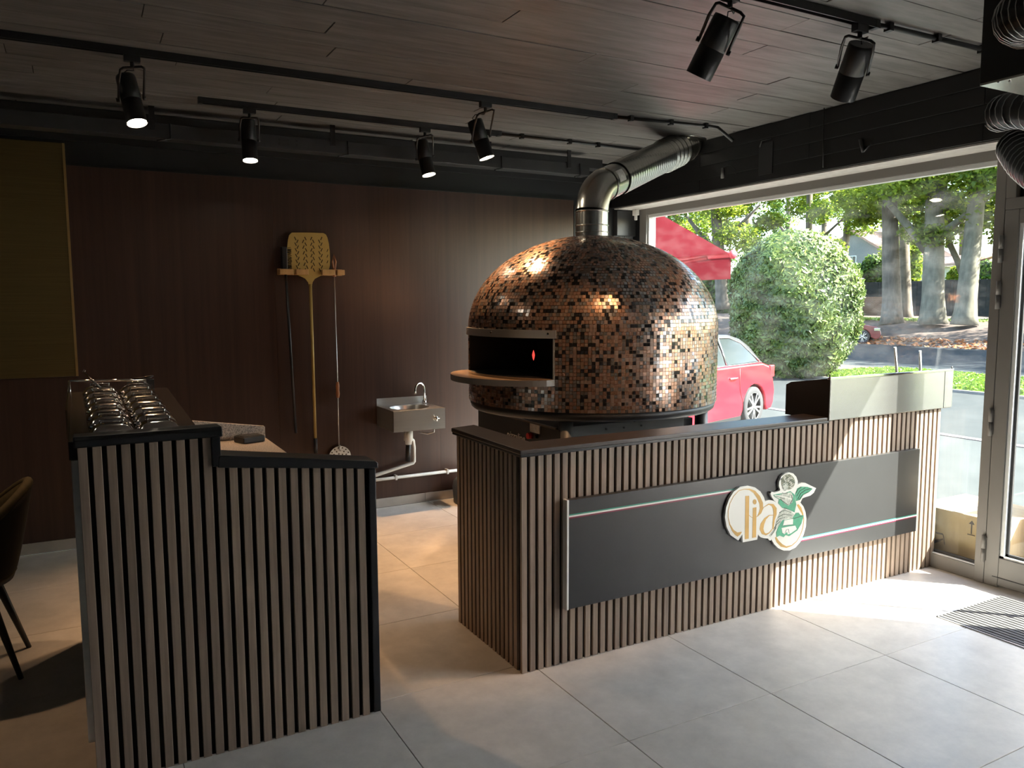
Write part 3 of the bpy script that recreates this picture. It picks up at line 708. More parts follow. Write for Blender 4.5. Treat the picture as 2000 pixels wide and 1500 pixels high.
# base ring, legs, burner cabinet
MB().lathe([(.60, ZB-.050), (OR-.025, ZB-.050), (OR-.012, ZB-.040), (OR-.002, ZB-.001), (.60, ZB-.001), (.60, ZB-.050)], tuple(OC), 96).build('base_ring', M['ovenblack'], ov)
MB().lathe([(.0, ZB-.03), (.62, ZB-.03)], tuple(OC), 48).build('base_plate', M['ovenblack'], ov)
for a_ in (-136, -46, 44, 134):
    a_ = math.radians(a_); c = OC+Vector((math.cos(a_), math.sin(a_), 0))*.68
    lg_ = MB().tube([(c.x, c.y, .012), (c.x, c.y, ZB-.045)], .040, 20).build('leg', M['ovengrey'], ov)
    MB().tube([(c.x, c.y, 0), (c.x, c.y, .014)], .052, 20).build('foot', M['ovenblack'], lg_)
cab = MB().box((2.27, 3.60, .25), (3.22, 4.60, .862)).build('burner_cabinet', M['ovenblack'], ov, bevel=.004)
bx((2.30, 3.588, .30), (3.14, 3.602, .878)).build('front_plate', M['ovengrey'], cab, bevel=.002)
for q in ((1184, 838), (1218, 835), (1252, 831)):
    c = ony(*q, 3.588); MB().tube([c, c+Vector((0, -.006, 0))], .006, 8).build('bolt', M['ovenblack'], cab)
bx((2.258, 3.62, .862), (2.275, 4.25, .872)).build('edge_strip', M['galv'], cab)
MB().tube([(2.45, 3.56, .905), (3.1, 3.50, .915)], .006, 8).tube([(2.5, 3.60, .90), (2.62, 3.56, .905)], .012, 8).tube([(2.72, 3.58, .90), (2.72, 3.52, .89)], .008, 8).build('gas_pipe', M['steeld'], cab)
l0 = onx(1036, 825, 2.268); l1 = onx(1055, 848, 2.268)
bx((2.264, l1.y, l1.z), (2.271, l0.y, l0.z)).build('label', M['label'], cab, label='white data sticker')
kc = onx(1036, 851, 2.262)
MB().tube([kc+Vector((.008, 0, 0)), kc+Vector((-.02, 0, 0))], .018, 16).build('knob', M['red'], cab, label='red knob')
kc2 = onx(1047, 853, 2.262)
MB().tube([kc2+Vector((.008, 0, 0)), kc2+Vector((-.012, 0, 0))], .012, 12).build('switch', M['captrim'], cab)
def text(s, size, mt, parent, loc, rot, name='lettering', shear=.0, ext=.0006):
    cu = bpy.data.curves.new(name, 'FONT'); cu.body = s; cu.size = size; cu.extrude = ext; cu.shear = shear; cu.resolution_u = 3
    o = bpy.data.objects.new('t', cu); COL.objects.link(o); bpy.context.view_layer.update()
    me = bpy.data.meshes.new_from_object(o.evaluated_get(bpy.context.evaluated_depsgraph_get()))
    bpy.data.objects.remove(o); me.materials.append(mt) if not me.materials else None
    me.materials.clear(); me.materials.append(mt)
    ob = bpy.data.objects.new(name, me); COL.objects.link(ob); ob.parent = parent
    ob.location = Vector(loc)-wloc(parent); ob.rotation_euler = rot
    return ob
lt = onx(991, 861, 2.262)
text('pizzaline', .066, M['white'], cab, (2.2662, lt.y+.02, lt.z+.020), (PI/2, 0, -PI/2), shear=.35)
# flue
fu = thing('flue_pipe', 'bent steel flue rising from the oven dome to the ceiling', 'flue', (OC.x, OC.y, ZA-.03))
FR = .099
P0 = Vector((OC.x, OC.y, ZA-.012)); P1 = Vector((OC.x, OC.y, 2.115))
PE = onx(1337, 287, 3.965)
MB().tube([P0, P1], FR, 32, cap=False).tube([P0+Vector((0, 0, .03)), P0+Vector((0, 0, .036))], FR+.004, 32).build('pipe', M['galv'], fu)
for z in (2.02, 2.105): MB().tube([(OC.x, OC.y, z), (OC.x, OC.y, z+.008)], FR+.005, 32).build('seam', M['galv'], fu)
dE = (PE-P1); dr = dE.copy(); dr.z = 0; dr.normalize()
slope = (PE-(P1+Vector((0, 0, .15))+dr*.10)).normalized()
el = [P1]
for k in range(1, 9):
    f = k/8; d = (Vector((0, 0, 1))*(1-f)+slope*f).normalized(); el.append(el[-1]+d*.030)
MB().tube(el, FR+.002, 32, cap=False).build('elbow', M['galv'], fu)
c0 = el[-1]; d0 = slope; c1 = c0+d0*.15
MB().tube([c0-d0*.004, c0+d0*.006], FR+.007, 32).build('seam', M['galv'], fu)
MB().tube([c0, c1], FR+.003, 32, cap=False).build('collar', M['galv'], fu)
# flexible pipe along a smooth line to the ceiling
ends = PE+slope*.02; path = []; rad = []
mid = c1+d0*(ends-c1).length*.5
NF = 132
for i in range(NF+1):
    f = i/NF; p_ = c1*(1-f)**2+mid*2*f*(1-f)+ends*f*f; path.append(p_)
    rad.append(FR+.004+(.0065 if i % 4 < 2 else 0)+(.010 if f > .66 and (i//4) % 2 == 0 and f < .9 else 0))
MB().tube(path, rad, 28, cap=False).build('flexible_pipe', M['galv'], fu)
MB().tube([ends-slope*.02, ends+slope*.09], FR+.001, 28).lathe([(.0, -.004), (.16, -.004), (.165, .0)], (ends.x-.02, ends.y, ZC), 32).build('ceiling_collar', M['galv'], fu)
# sticker curved round the collar
ax = slope; e1 = ax.cross(Vector((0, 0, 1))).normalized(); e2 = e1.cross(ax)
cam_d = (CAM-(c0+c1)/2).normalized(); a_c = math.atan2(cam_d.dot(e2), cam_d.dot(e1))
st_ = MB(); rr = FR+.0045; vs = []
for k in range(9):
    a_ = a_c-.30+.75*k/8
    for s_ in (.028, .105): vs.append(c0+ax*s_+(e1*math.cos(a_)+e2*math.sin(a_))*rr)
st_.add(vs, [(2*k, 2*k+2, 2*k+3, 2*k+1) for k in range(8)])
st_.build('sticker', M['label'], fu, label='white paper sticker')

# ================================================================== BACK WALL FITTINGS
W = YB
rk = thing('peel_rack', 'wooden wall rack holding the pizza tools', 'rack', (1.467, W, 1.76))
xa, xb = 1.237, 1.697
MB().box((xa, W-.018, 1.755), (xb, W, 1.800)).build('back_rail', M['wood'], rk, bevel=.003)
for x0, x1 in ((xa, xa+.095), (xa+.112, xa+.20), (xb-.165, xb-.070), (xb-.056, xb)):
    bx((x0, W-.085, 1.757), (x1, W-.018, 1.795)).build('prong', M['wood'], rk, bevel=.006)
pe = thing('pizza_peel', 'gold-coloured perforated pizza peel with long handle hanging in the wall rack', 'pizza peel', (1.46, W-.05, .5))
def cp2(cx, cy, y): q = ony(540+cx/8.336, 440+cy/8.336, y); return Vector((q.x, y, q.z))
py_ = W-.052
head = [(250, 117), (500, 117), (760, 125), (805, 150), (830, 200), (852, 290), (868, 420), (874, 560), (870, 660), (850, 735), (780, 795), (690, 838), (625, 872), (590, 925), (580, 990), (525, 990), (515, 930), (470, 872), (400, 835), (300, 795), (215, 740), (190, 640), (178, 500), (172, 380), (185, 250), (205, 165)]
pv = [cp2(x, y, py_) for x, y in head]
pb_ = MB().prism(pv, (0, .004, 0)).build('blade', M['alu'], pe, bevel=.001, seg=1)
sl_ = MB()
for cx, lean, y0 in ((305, 1, 215), (340, -1, 262), (433, -1, 262), (470, 1, 215), (565, -1, 215), (600, 1, 262), (697, 1, 262), (730, -1, 215)):
    for k in range(6):
        c = cp2(cx+(k*6 if cx < 480 else k*2), y0+k*93, py_-.0012); d = Vector((lean*.0055, 0, -.0115)); wv = Vector((.0030, 0, .0012*lean))
        sl_.add([c-d-wv, c-d+wv, c+d+wv, c+d-wv], [(0, 1, 2, 3)])
for k in range(3):
    c = cp2(830, 410+k*92, py_-.0012); d = Vector((-.004, 0, -.010)); wv = Vector((.0028, 0, 0)); sl_.add([c-d-wv, c-d+wv, c+d+wv, c+d-wv], [(0, 1, 2, 3)])
sl_.build('slots', M['slot'], pb_, kind='stuff')
ht = cp2(552, 960, py_); hb = ony(616, 856, W-.03); hg = ony(617, 885, W-.03)
MB().tube([ht, hb], .0105, 12).build('handle', M['alu'], pe); MB().tube([hb, hg], .0135, 12).build('grip', M['captrim'], pe, label='black rubber grip')
br = thing('oven_brush', 'black oven brush with long thin handle hanging left of the gold peel', 'brush', (1.3, W-.05, .6))
b0 = ony(558, 536, W-.045); b1 = ony(578, 846, W-.03)
MB().tube([b0+Vector((0, 0, .02)), b1], .0095, 10).build('handle', M['captrim'], br)
bc = ony(558, 508, W-.045)
bx((bc.x-.03, W-.07, bc.z-.095), (bc.x+.008, W-.02, bc.z+.09)).build('head', M['captrim'], br, bevel=.005)
bt = MB()
for k in range(260):
    z = bc.z-.09+.18*R_.random(); y = W-.07+.05*R_.random(); x = bc.x+.006; d = Vector((.024+.01*R_.random(), R_.gauss(0, .004), R_.gauss(0, .006))); c = Vector((x, y, z)); wv = Vector((0, .0008, .0008))
    bt.add([c-wv, c+wv, c+d+wv, c+d-wv], [(0, 1, 2, 3)])
bt.build('bristles', M['captrim'], br, kind='stuff')
tp = thing('turning_peel', 'round perforated turning peel with thin steel rod and wooden grips on the wall', 'turning peel', (1.65, W-.06, .45))
t0 = ony(652, 500, W-.05); t1 = ony(653, 532, W-.05)
lp = [t1, t1*.7+t0*.3+Vector((-.006, 0, 0)), t1*.35+t0*.65+Vector((-.012, 0, 0)), t0+Vector((0, 0, .006)), t1*.35+t0*.65+Vector((.012, 0, 0)), t1*.7+t0*.3+Vector((.006, 0, 0)), t1]
MB().tube(lp, .0075, 8).build('eyelet', M['woodr'], tp)
r1 = ony(659, 746, W-.035); r2 = ony(660, 777, W-.035); r3 = ony(662, 872, W-.03)
MB().tube([t1+Vector((0, 0, .03)), t1-Vector((0, 0, .03))], .012, 10).build('grip', M['woodr'], tp)
MB().tube([t1, r1, r2, r3], .0042, 8).build('rod', M['steel'], tp)
MB().tube([r1, r1*.75+r2*.25, r1*.5+r2*.5, r1*.25+r2*.75, r2], [.010, .0145, .012, .0145, .010], 12).build('grip', M['woodr'], tp)
dc = ony(664, 893, W-.03)
dk = MB().prism([dc+Vector((.083*math.cos(t), -.0015, .083*math.sin(t))) for t in [2*PI*i/40 for i in range(40)]], (0, .003, 0)).build('disc', M['label'], tp, label='pale perforated steel disc')
hl = MB()
for r_, n_ in ((.0, 1), (.027, 6), (.05, 11), (.071, 15)):
    for k in range(n_):
        a_ = 2*PI*k/n_+r_*30; c = dc+Vector((r_*math.cos(a_), -.0018, r_*math.sin(a_))); rh = .0058
        hl.add([c+Vector((rh*math.cos(t), 0, rh*math.sin(t))) for t in [2*PI*i/8 for i in range(8)]], [tuple(range(8))])
hl.build('holes', M['slot'], dk, kind='stuff')
MB().tube([dc+Vector((0, -.004, .05)), dc+Vector((0, -.004, .09))], .007, 8).build('socket', M['steel'], tp)
# sink
sk = thing('hand_sink', 'small stainless steel hand sink mounted on the wood panel wall', 'sink', (2.14, W, .63))
sx0, sx1, sy0, sz0, sz1 = 1.940, 2.345, 5.30, .632, .785
bs = MB()
bs.box((sx0, sy0, sz0), (sx1, sy0+.004, sz1)).box((sx0, sy0, sz0), (sx0+.004, W-.001, sz1)).box((sx1-.004, sy0, sz0), (sx1, W-.001, sz1)).box((sx0, W-.004, sz0), (sx1, W-.001, sz1+.055))
bs.build('apron', M['steel'], sk, bevel=.001, seg=1)
cx_, cy_ = (sx0+sx1)/2-.01, sy0+.175; N_ = 32
def eb(rx, ry, z): return [(cx_+rx*math.cos(2*PI*i/N_), cy_+ry*math.sin(2*PI*i/N_), z) for i in range(N_)]
bw_ = MB(); bw_.smooth = True
rr = [eb(.150, .135, sz1), eb(.145, .130, sz1-.006), eb(.135, .120, sz1-.05), eb(.11, .10, sz1-.09), eb(.05, .045, sz1-.105), eb(.004, .004, sz1-.106)]
for i in range(5): bw_.add(rr[i]+rr[i+1], [(j, (j+1) % N_, N_+(j+1) % N_, N_+j) for j in range(N_)])
bw_.build('bowl', M['steel'], sk, merge=True)
dkm = MB(); rect = []
for i in range(N_):
    a_ = 2*PI*i/N_; c_, s_ = math.cos(a_), math.sin(a_); k = min(1/max(abs(c_), 1e-6)*((sx1-cx_-.001) if c_ > 0 else (cx_-sx0-.001)), 1/max(abs(s_), 1e-6)*((W-.004-cy_) if s_ > 0 else (cy_-sy0-.001)))
    rect.append((cx_+k*c_, cy_+k*s_, sz1))
dkm.add(rr[0]+rect, [(j, (j+1) % N_, N_+(j+1) % N_, N_+j) for j in range(N_)])
for cxx, cyy in ((sx0+.001, sy0+.001), (sx1-.001, sy0+.001), (sx1-.001, W-.004), (sx0+.001, W-.004)):
    near = sorted(range(N_), key=lambda i: (rect[i][0]-cxx)**2+(rect[i][1]-cyy)**2)[:2]
    dkm.add([rect[near[0]], rect[near[1]], (cxx, cyy, sz1)], [(0, 1, 2)])
dkm.build('rim', M['steel'], sk)
fx, fy = 2.300, W-.07
fa = MB(); fa.tube([(fx, fy, sz1), (fx, fy, sz1+.03)], .016, 12)
pth = [(fx, fy, sz1+.02), (fx, fy, sz1+.10)]+[(fx-.045+.045*math.cos(t), fy-.02*(1-math.cos(t)), sz1+.11+.055*math.sin(t)) for t in [PI*i/8 for i in range(9)]]
pth.append((fx-.092, fy-.042, sz1+.085)); fa.tube(pth, .0075, 10)
fa.build('tap', M['chrome'], sk)
kx = ony(850, 816, sy0)
kb = MB().tube([(kx.x, sy0, kx.z), (kx.x, sy0-.035, kx.z)], .010, 12); kb.tube([(kx.x-.02, sy0-.03, kx.z), (kx.x+.02, sy0-.03, kx.z)], .006, 8); kb.tube([(kx.x, sy0-.03, kx.z-.02), (kx.x, sy0-.03, kx.z+.02)], .006, 8)
kb.build('knob', M['chrome'], sk)
MB().tube([(kx.x+.01, sy0+.05, sz0-.001), (kx.x+.01, sy0+.05, sz0-.03), (kx.x-.03, sy0+.08, sz0-.045), (kx.x-.09, sy0+.10, sz0-.03)], .006, 8).build('hose', M['steel'], sk)
dx, dy = cx_+.01, cy_+.06
MB().tube([(dx, dy, sz0+.04), (dx, dy, sz0-.035), (dx, dy, sz0-.036), (dx, dy, sz0-.11), (dx, dy, sz0-.112), (dx, dy, sz0-.14)], [.022, .022, .034, .034, .027, .024], 16).build('trap', M['pipe'], sk, label='white plastic drain trap')
zl = ony(803, 905, W-.06).z
MB().tube([(dx+.022, dy+.01, sz0-.10), (dx+.045, dy+.02, sz0-.12), (2.215, W-.05, .45), (2.215, W-.05, zl+.012), (2.205, W-.05, zl), (1.92, W-.05, zl-.06), (1.5, W-.05, zl-.15)], .014, 12).build('drain_pipe', M['pipe'], sk)
MB().tube([(dx, dy, sz0-.12), (dx, dy+.02, .36)], .020, 10).build('drop_pipe', M['blackm'], sk)
wp = thing('water_pipe', 'pale water pipe running low along the wood panel wall', 'pipe', (2.2, W-.04, .225))
MB().tube([(1.2, W-.035, .224), (2.62, W-.035, .228)], .0125, 12).build('pipe', M['pipe'], wp)
for x in (2.07, 2.5): bx((x-.008, W-.05, .210), (x+.008, W, .246)).build('clip', M['pipe'], wp)
bn = thing('dark_bin', 'blue-grey rounded container on the floor behind the counter end', 'container', (2.62, 5.45, 0))
MB().lathe([(.0, .0), (.14, .0), (.150, .02), (.158, .13), (.150, .17), (.12, .205), (.06, .225), (.0, .23)], (2.645, 5.47, 0), 32).build('body', M['bin'], bn)
# ribbed panel in the corner
rp = thing('ribbed_panel', 'narrow white ribbed panel under a grey box in the far corner', 'panel', (4.23, YB, 1.2))
bx((4.128, YB-.012, .9), (4.322, YB+.018, 2.13)).build('backing', M['rib'], rp)
for k in range(9): MB().tube([(4.139+.0215*k, YB-.014, .9), (4.139+.0215*k, YB-.014, 2.13)], .0075, 8).build('rib', M['rib'], rp)
bx((4.122, YB-.05, 2.13), (4.322, YB+.018, 2.345)).build('head_box', M['duct'], rp, bevel=.004)
cl = thing('white_clip', 'small white plastic hook under the beam at the far window corner', 'hook', (4.27, 5.5, 2.33))
q = onx(1242, 404, 4.27); MB().box((4.255, q.y-.03, 2.30), (4.285, q.y+.03, 2.351)).box((4.262, q.y-.012, 2.26), (4.28, q.y+.012, 2.31)).build('hook', M['white'], cl, bevel=.004)

# ================================================================== CEILING FITTINGS
ZT = ZC-.032
def track(x0, x1, y, label):
    t = thing('light_track', label, 'light track', ((x0+x1)/2, y, ZC), 'ceiling light tracks')
    tb = MB(); tb.box((x0, y-.018, ZT), (x1, y-.012, ZC)).box((x0, y+.012, ZT), (x1, y+.018, ZC)).box((x0, y-.012, ZC-.008), (x1, y+.012, ZC))
    tb.build('rail', M['blackm'], t)
    for x in (x0, x1): bx((x-.012, y-.02, ZT-.002), (x+.012, y+.02, ZC)).build('end_cap', M['blackm'], t)
    return t
track(XL+.05, 3.03, 4.165, 'long black light track crossing the ceiling to the flue')
track(.68, 2.62, 4.945, 'black light track nearest the wood panel wall')
track(-.6, 3.02, 2.30, 'black light track above the long counter carrying two dark-lensed spotlights')
def conduit(pts, label, clips):
    t = thing('cable_conduit', label, 'conduit', pts[0], 'cable conduits')
    MB().tube(pts, .011, 10).build('tube', M['blackm'], t)
    for x, y in clips: bx((x-.012, y-.016, ZC-.034), (x+.012, y+.016, ZC)).build('clip', M['blackm'], t)
zc = ZC-.016
conduit([(3.04, 4.165, zc), (3.74, 4.09, zc), (3.80, 4.06, zc-.01), (3.88, 4.0, zc-.10)], 'thin black conduit from the long track past the flue top', [(3.15, 4.153), (3.45, 4.122), (3.72, 4.092)])
conduit([(3.03, 2.30, zc), (3.10, 2.29, zc), (4.09, 2.27, zc)], 'thin black conduit from the counter track to the window beam', [(3.10, 2.29), (3.42, 2.282), (3.75, 2.276)])
conduit([(2.63, 4.945, zc), (4.05, 4.945, zc)], 'thin black conduit behind the flue from the rear track', [(2.8, 4.945), (3.2, 4.945), (3.45, 4.945)])
def spot(px_top, px_bot, D0, D1, tx, ty, r, lit, label, aim=None, power=1.0, cone=1.0):
    t = thing('track_spotlight', label, 'spotlight', (tx, ty, ZC), 'spotlights on the ceiling tracks')
    p0 = atD(*px_top, D0); p1 = atD(*px_bot, D1); a = (p1-p0).normalized(); L = (p1-p0).length
    MB().box((tx-.035, ty-.016, ZT-.030), (tx+.035, ty+.016, ZT+.004)).tube([(tx, ty, ZT-.028), (tx, ty, ZT-.055)], .010, 12).build('adapter', M['blackm'], t, bevel=.002)
    mid = p0+a*L*.48
    fw = Vector((mid.x, mid.y, 0)).normalized(); b = a.cross(fw).normalized()
    if b.length < .1: b = Vector((1, 0, 0))
    tp_ = Vector((tx, ty, ZT-.053)); up = Vector((0, 0, 1)); rw = r+.010
    h = min((tp_-mid).dot(up), L)-.004
    yk = MB(); s0 = mid+b*rw; s1 = mid-b*rw; c0 = Vector((tp_.x, tp_.y, tp_.z))
    yk.tube([s0, s0*.35+(c0+b*rw)*.65, c0+b*rw*.92-up*.008, c0+b*rw*.7, c0-b*rw*.7, c0-b*rw*.92-up*.008, s1*.35+(c0-b*rw)*.65, s1], .0062, 8)
    yk.build('yoke', M['blackm'], t)
    for s_ in (s0, s1): MB().tube([s_-b*.004*(1 if s_ is s0 else -1), s_+b*.010*(1 if s_ is s0 else -1)], .010, 12).build('knob', M['blackm'], t)
    MB().tube([p0, p0+a*L*.004, p0+a*.012, p0+a*L*.515, p0+a*(L*.515+.001), p0+a*(L*.515+.004), p0+a*(L*.515+.005), p1], [r*.90, r*.96, r, r, r*.97, r*.97, r, r], 28, cap=False).build('body', M['blackm'], t)
    e1 = a.orthogonal().normalized(); e2 = a.cross(e1)
    MB().add([p0+a*.001+(e1*math.cos(th)+e2*math.sin(th))*r*.9 for th in [2*PI*i/28 for i in range(28)]], [tuple(range(28))]).build('back_cap', M['blackm'], t)
    ls = MB(); ls.add([p1-a*.006+(e1*math.cos(th)+e2*math.sin(th))*r*.93 for th in [2*PI*i/28 for i in range(28)]], [tuple(range(28))])
    ls.build('lens', M['lens'] if lit else M['glassc'], t)
    cb = p0+a*.002; cpos = Vector((tx, ty, ZT-.05))
    MB().tube([cpos, cpos*.6+cb*.4+b*.02, cb-a*.035+b*.015, cb-a*.02-b*.008, cb], .0028, 6).build('cable', M['cable'], t)
    if power:
        l = bpy.data.lights.new('spot', 'SPOT'); l.energy = SPOT_W*power; l.color = (1.0, .56, .26); l.spot_size = math.radians(62*cone); l.spot_blend = .55; l.shadow_soft_size = .03
        lo = bpy.data.objects.new('spot_bulb', l); COL.objects.link(lo); lo.parent = t
        dv = (Vector(aim)-p1).normalized() if aim is not None else a
        lo.location = p1+dv*.012-wloc(t); lo.rotation_euler = (-dv).to_track_quat('Z', 'Y').to_euler()
spot((245, 150), (268, 241), 3.80, 3.78, .283, 4.165, .046, True, 'lit black track spotlight beside the gold wall panel, leftmost one', power=.4)
spot((484, 236), (489, 314), 4.79, 4.77, .953, 4.945, .044, True, 'lit black track spotlight hanging straight down left of the pizza peel', power=.5)
spot((822, 276), (838, 342), 5.33, 5.33, 2.068, 4.945, .046, True, 'lit black track spotlight above the hand sink on the rear track', power=1.5)
spot((927, 236), (951, 309), 4.68, 4.70, 2.12, 4.165, .046, True, 'lit black track spotlight tilted toward the oven dome', power=1.5)
spot((1421, 34), (1364, 149), 3.04, 3.14, 2.20, 2.30, .053, False, 'dark-lensed black spotlight tilted left, its yoke touching the top edge of the photo', power=.55)  # lens left dark, yet its bulb casts warm light
spot((1683, 86), (1646, 191), 3.40, 3.56, 2.93, 2.30, .055, False, 'dark-lensed black spotlight at the track end nearest the window beam, whole yoke arch visible', power=.55)  # dark lens here too, but the bulb inside gives light
# lamps of the same tracks outside the picture on the left
spot((-420, -40), (-400, 70), 3.2, 3.2, -1.15, 4.165, .046, True, 'lit black track spotlight farther along the long track, past the gold panel', aim=(-.25, 3.9, 0), power=.30)
# long duct on hangers at the back
du = thing('cable_duct', 'long flat grey duct hung from the ceiling along the wood panel wall', 'duct', (1.2, 5.34, 2.6))
bx((XL+.05, 5.30, 2.555), (3.62, 5.42, 2.640)).build('duct_body', M['duct'], du, bevel=.003)
for x in (.45, 1.55, 2.72, 3.42):
    hb_ = MB(); hb_.box((x-.016, 5.285, 2.60), (x+.016, 5.293, ZC)).box((x-.016, 5.293, 2.640), (x+.016, 5.43, 2.646))
    hb_.tube([(x+.10, 5.29, 2.64), (x+.10, 5.28, 2.55), (x+.02, 5.24, 2.525)], .006, 8)
    hb_.build('hanger', M['blackm'], du)
for k in range(6): MB().tube([(1.20+.028*(k//2)*2, 5.302, 2.585+.026*(k % 2)), (1.20+.028*(k//2)*2, 5.298, 2.585+.026*(k % 2))], .007, 8).build('hole', M['gasket'], du)
bu = thing('wall_bulkhead', 'shallow grey boxed ledge above the wood panels', 'bulkhead', (1, 5.6, 2.6))
bx((XL+.05, 5.52, 2.66), (3.9, 5.655, ZC-.001)).build('box', M['duct'], bu, bevel=.003)
# ventilation box at the right with flexible ducts
ab = thing('ventilation_box', 'black ventilation box with pale underside hanging from the ceiling at the right', 'ventilation unit', (3.3, 1.1, 2.3))
ax0, ay1, az = 2.79, 1.697, 2.300
bx((ax0, .25, az+.004), (3.85, ay1, ZC-.001)).build('casing', M['blackm'], ab, bevel=.004)
bx((ax0+.002, .252, az-.002), (3.848, ay1-.002, az+.005)).build('underside', M['galv'], ab)
for q in ((1950, 160), (1972, 158)):
    c = onz(*q, az-.002); MB().tube([c+Vector((0, 0, .002)), c-Vector((0, 0, .004))], .004, 8).build('screw', M['steelp'], ab)
def flex(path, r, label, nm='flexible_duct', turns=14):
    t = thing(nm, label, 'duct', path[0], 'flexible ventilation ducts')
    P = [Vector(p_) for p_ in path]; sm = []
    for i in range(len(P)-1):
        a_, b_ = P[max(i-1, 0)], P[min(i+2, len(P)-1)]
        for k in range(12):
            f = k/12; p1_, p2_ = P[i], P[i+1]
            sm.append(.5*((2*p1_)+(p2_-a_)*f+(2*a_-5*p1_+4*p2_-b_)*f*f+(-a_+3*p1_-3*p2_+b_)*f**3))
    sm.append(P[-1])
    rad = [r*(1.0 if i % 2 else .86) for i in range(len(sm))]
    MB().tube(sm, rad, 24).build('sleeve', M['foil'], t)
    n = len(sm); hx = []
    a = (sm[1]-sm[0]).orthogonal().normalized(); tot = turns*16
    for i in range(tot+1):
        f = i/tot*(n-1); k = min(int(f), n-2); c = sm[k].lerp(sm[k+1], f-k); d = (sm[k+1]-sm[k]).normalized()
        a = (a-d*a.dot(d)).normalized(); b = d.cross(a); th = 2*PI*turns*i/tot
        hx.append(c+(a*math.cos(th)+b*math.sin(th))*r*1.02)
    MB().tube(hx, .0022, 5).build('wire_spiral', M['wire'], t)
c = onx(2010, 40, ax0)
flex([(ax0+.02, c.y, c.z), (ax0-.05, c.y-.01, c.z), (ax0-.10, c.y-.08, c.z-.003), (ax0-.13, c.y-.25, c.z-.01), (ax0-.10, c.y-.45, c.z), (ax0+.03, c.y-.56, c.z)], .086, 'wire-wound flexible duct entering the side of the ventilation box', turns=26)
flex([tuple(onx(1955, 222, 3.55)), tuple(onx(2000, 214, 3.45)), tuple(onx(2080, 235, 3.35)), tuple(onx(2160, 300, 3.3)), (3.3, 1.20, 2.15), (3.3, 1.02, 2.22), (3.3, .98, 2.31)], .075, 'dark flexible duct under the ventilation box against the beam', turns=26)
flex([tuple(onx(1985, 285, 3.9)), tuple(onx(2012, 320, 3.75)), tuple(onx(2060, 350, 3.6)), tuple(onx(2150, 372, 3.5)), (3.52, 1.32, 2.02), (3.55, 1.06, 2.14), (3.55, 1.0, 2.31)], .085, 'pleated silver flexible duct drooping above the door', turns=34)
# small things on the beam
cb_ = thing('hanging_cable', 'thin black cable hanging straight down the beam from the ceiling', 'cable', (4.09, 3.2, 2.5))
q = onx(1610, 200, BX-.02); q2 = onx(1608, 310, BX-.008)
MB().tube([(BX-.02, q.y, ZC), (BX-.02, q.y, 2.6), (BX-.008, q2.y, 2.38)], .0035, 6).build('cable', M['cable'], cb_)
ni = thing('beam_niche', 'dark open socket box with a bent cable on the beam', 'socket box', (4.09, 3.6, 2.5))
n0 = onx(1483, 282, BX-.004); n1 = onx(1508, 338, BX-.004)
MB().box((BX-.006, n1.y, n1.z), (BX+.002, n0.y, n0.z)).build('plate', M['gasket'], ni)
MB().tube([(BX-.008, n0.y-.01, n0.z-.02), (BX-.016, n0.y-.03, n0.z+.018), (BX-.012, n0.y-.11, n0.z+.02)], .005, 6).build('cable', M['cable'], ni)
bk = thing('bracket', 'short pale bracket with a dangling wire on the beam above the window', 'bracket', (4.09, 4.4, 2.45))
q = onx(1411, 328, BX-.01); q2 = onx(1411, 348, BX-.01)
MB().tube([tuple(q), tuple(q2)], [.008, .012], 8).build('arm', M['conc'], bk); MB().tube([tuple(q), tuple(q+Vector((0, -.08, .01))), tuple(q+Vector((0, -.13, -.03))), tuple(q+Vector((0, -.13, -.06)))], .003, 6).build('wire', M['cable'], bk)
bk2 = thing('bracket', 'forked dark bracket on the beam left of the hanging duct', 'bracket', (4.09, 3.0, 2.45))
q = onx(1680, 272, BX-.01); q2 = onx(1686, 297, BX-.01)
MB().tube([tuple(q), tuple(q2)], .010, 8).tube([tuple(q2), tuple(q2+Vector((0, -.05, .035)))], .004, 6).build('arm', M['duct'], bk2)

# ================================================================== DOOR MAT
dm = thing('door_mat', 'ribbed grey entrance mat set in the floor by the glass door', 'mat', (3.9, 1.7, 0))
mx0, mx1, my0, my1 = 3.645, 4.20, .95, 2.285
MB().box((mx0, my0, .0005), (mx0+.006, my1, .006)).box((mx1-.006, my0, .0005), (mx1, my1, .006)).box((mx0, my1-.006, .0005), (mx1, my1, .006)).box((mx0, my0, .0005), (mx1, my0+.006, .006)).build('mat_frame', M['matal'], dm)
bx((mx0+.006, my0+.006, .0004), (mx1-.006, my1-.006, .0016)).build('mat_base', M['gasket'], dm)
rb = bx((-.0105, -(my1-my0)/2+.008, 0), (.0105, (my1-my0)/2-.008, .007)).mesh('rib', M['mat'], bevel=.002, seg=1)
n_ = 19
for k in range(n_): place('rib', rb, dm, (mx0+.006+(mx1-mx0-.012)*(k+.5)/n_, (my0+my1)/2, .0012))

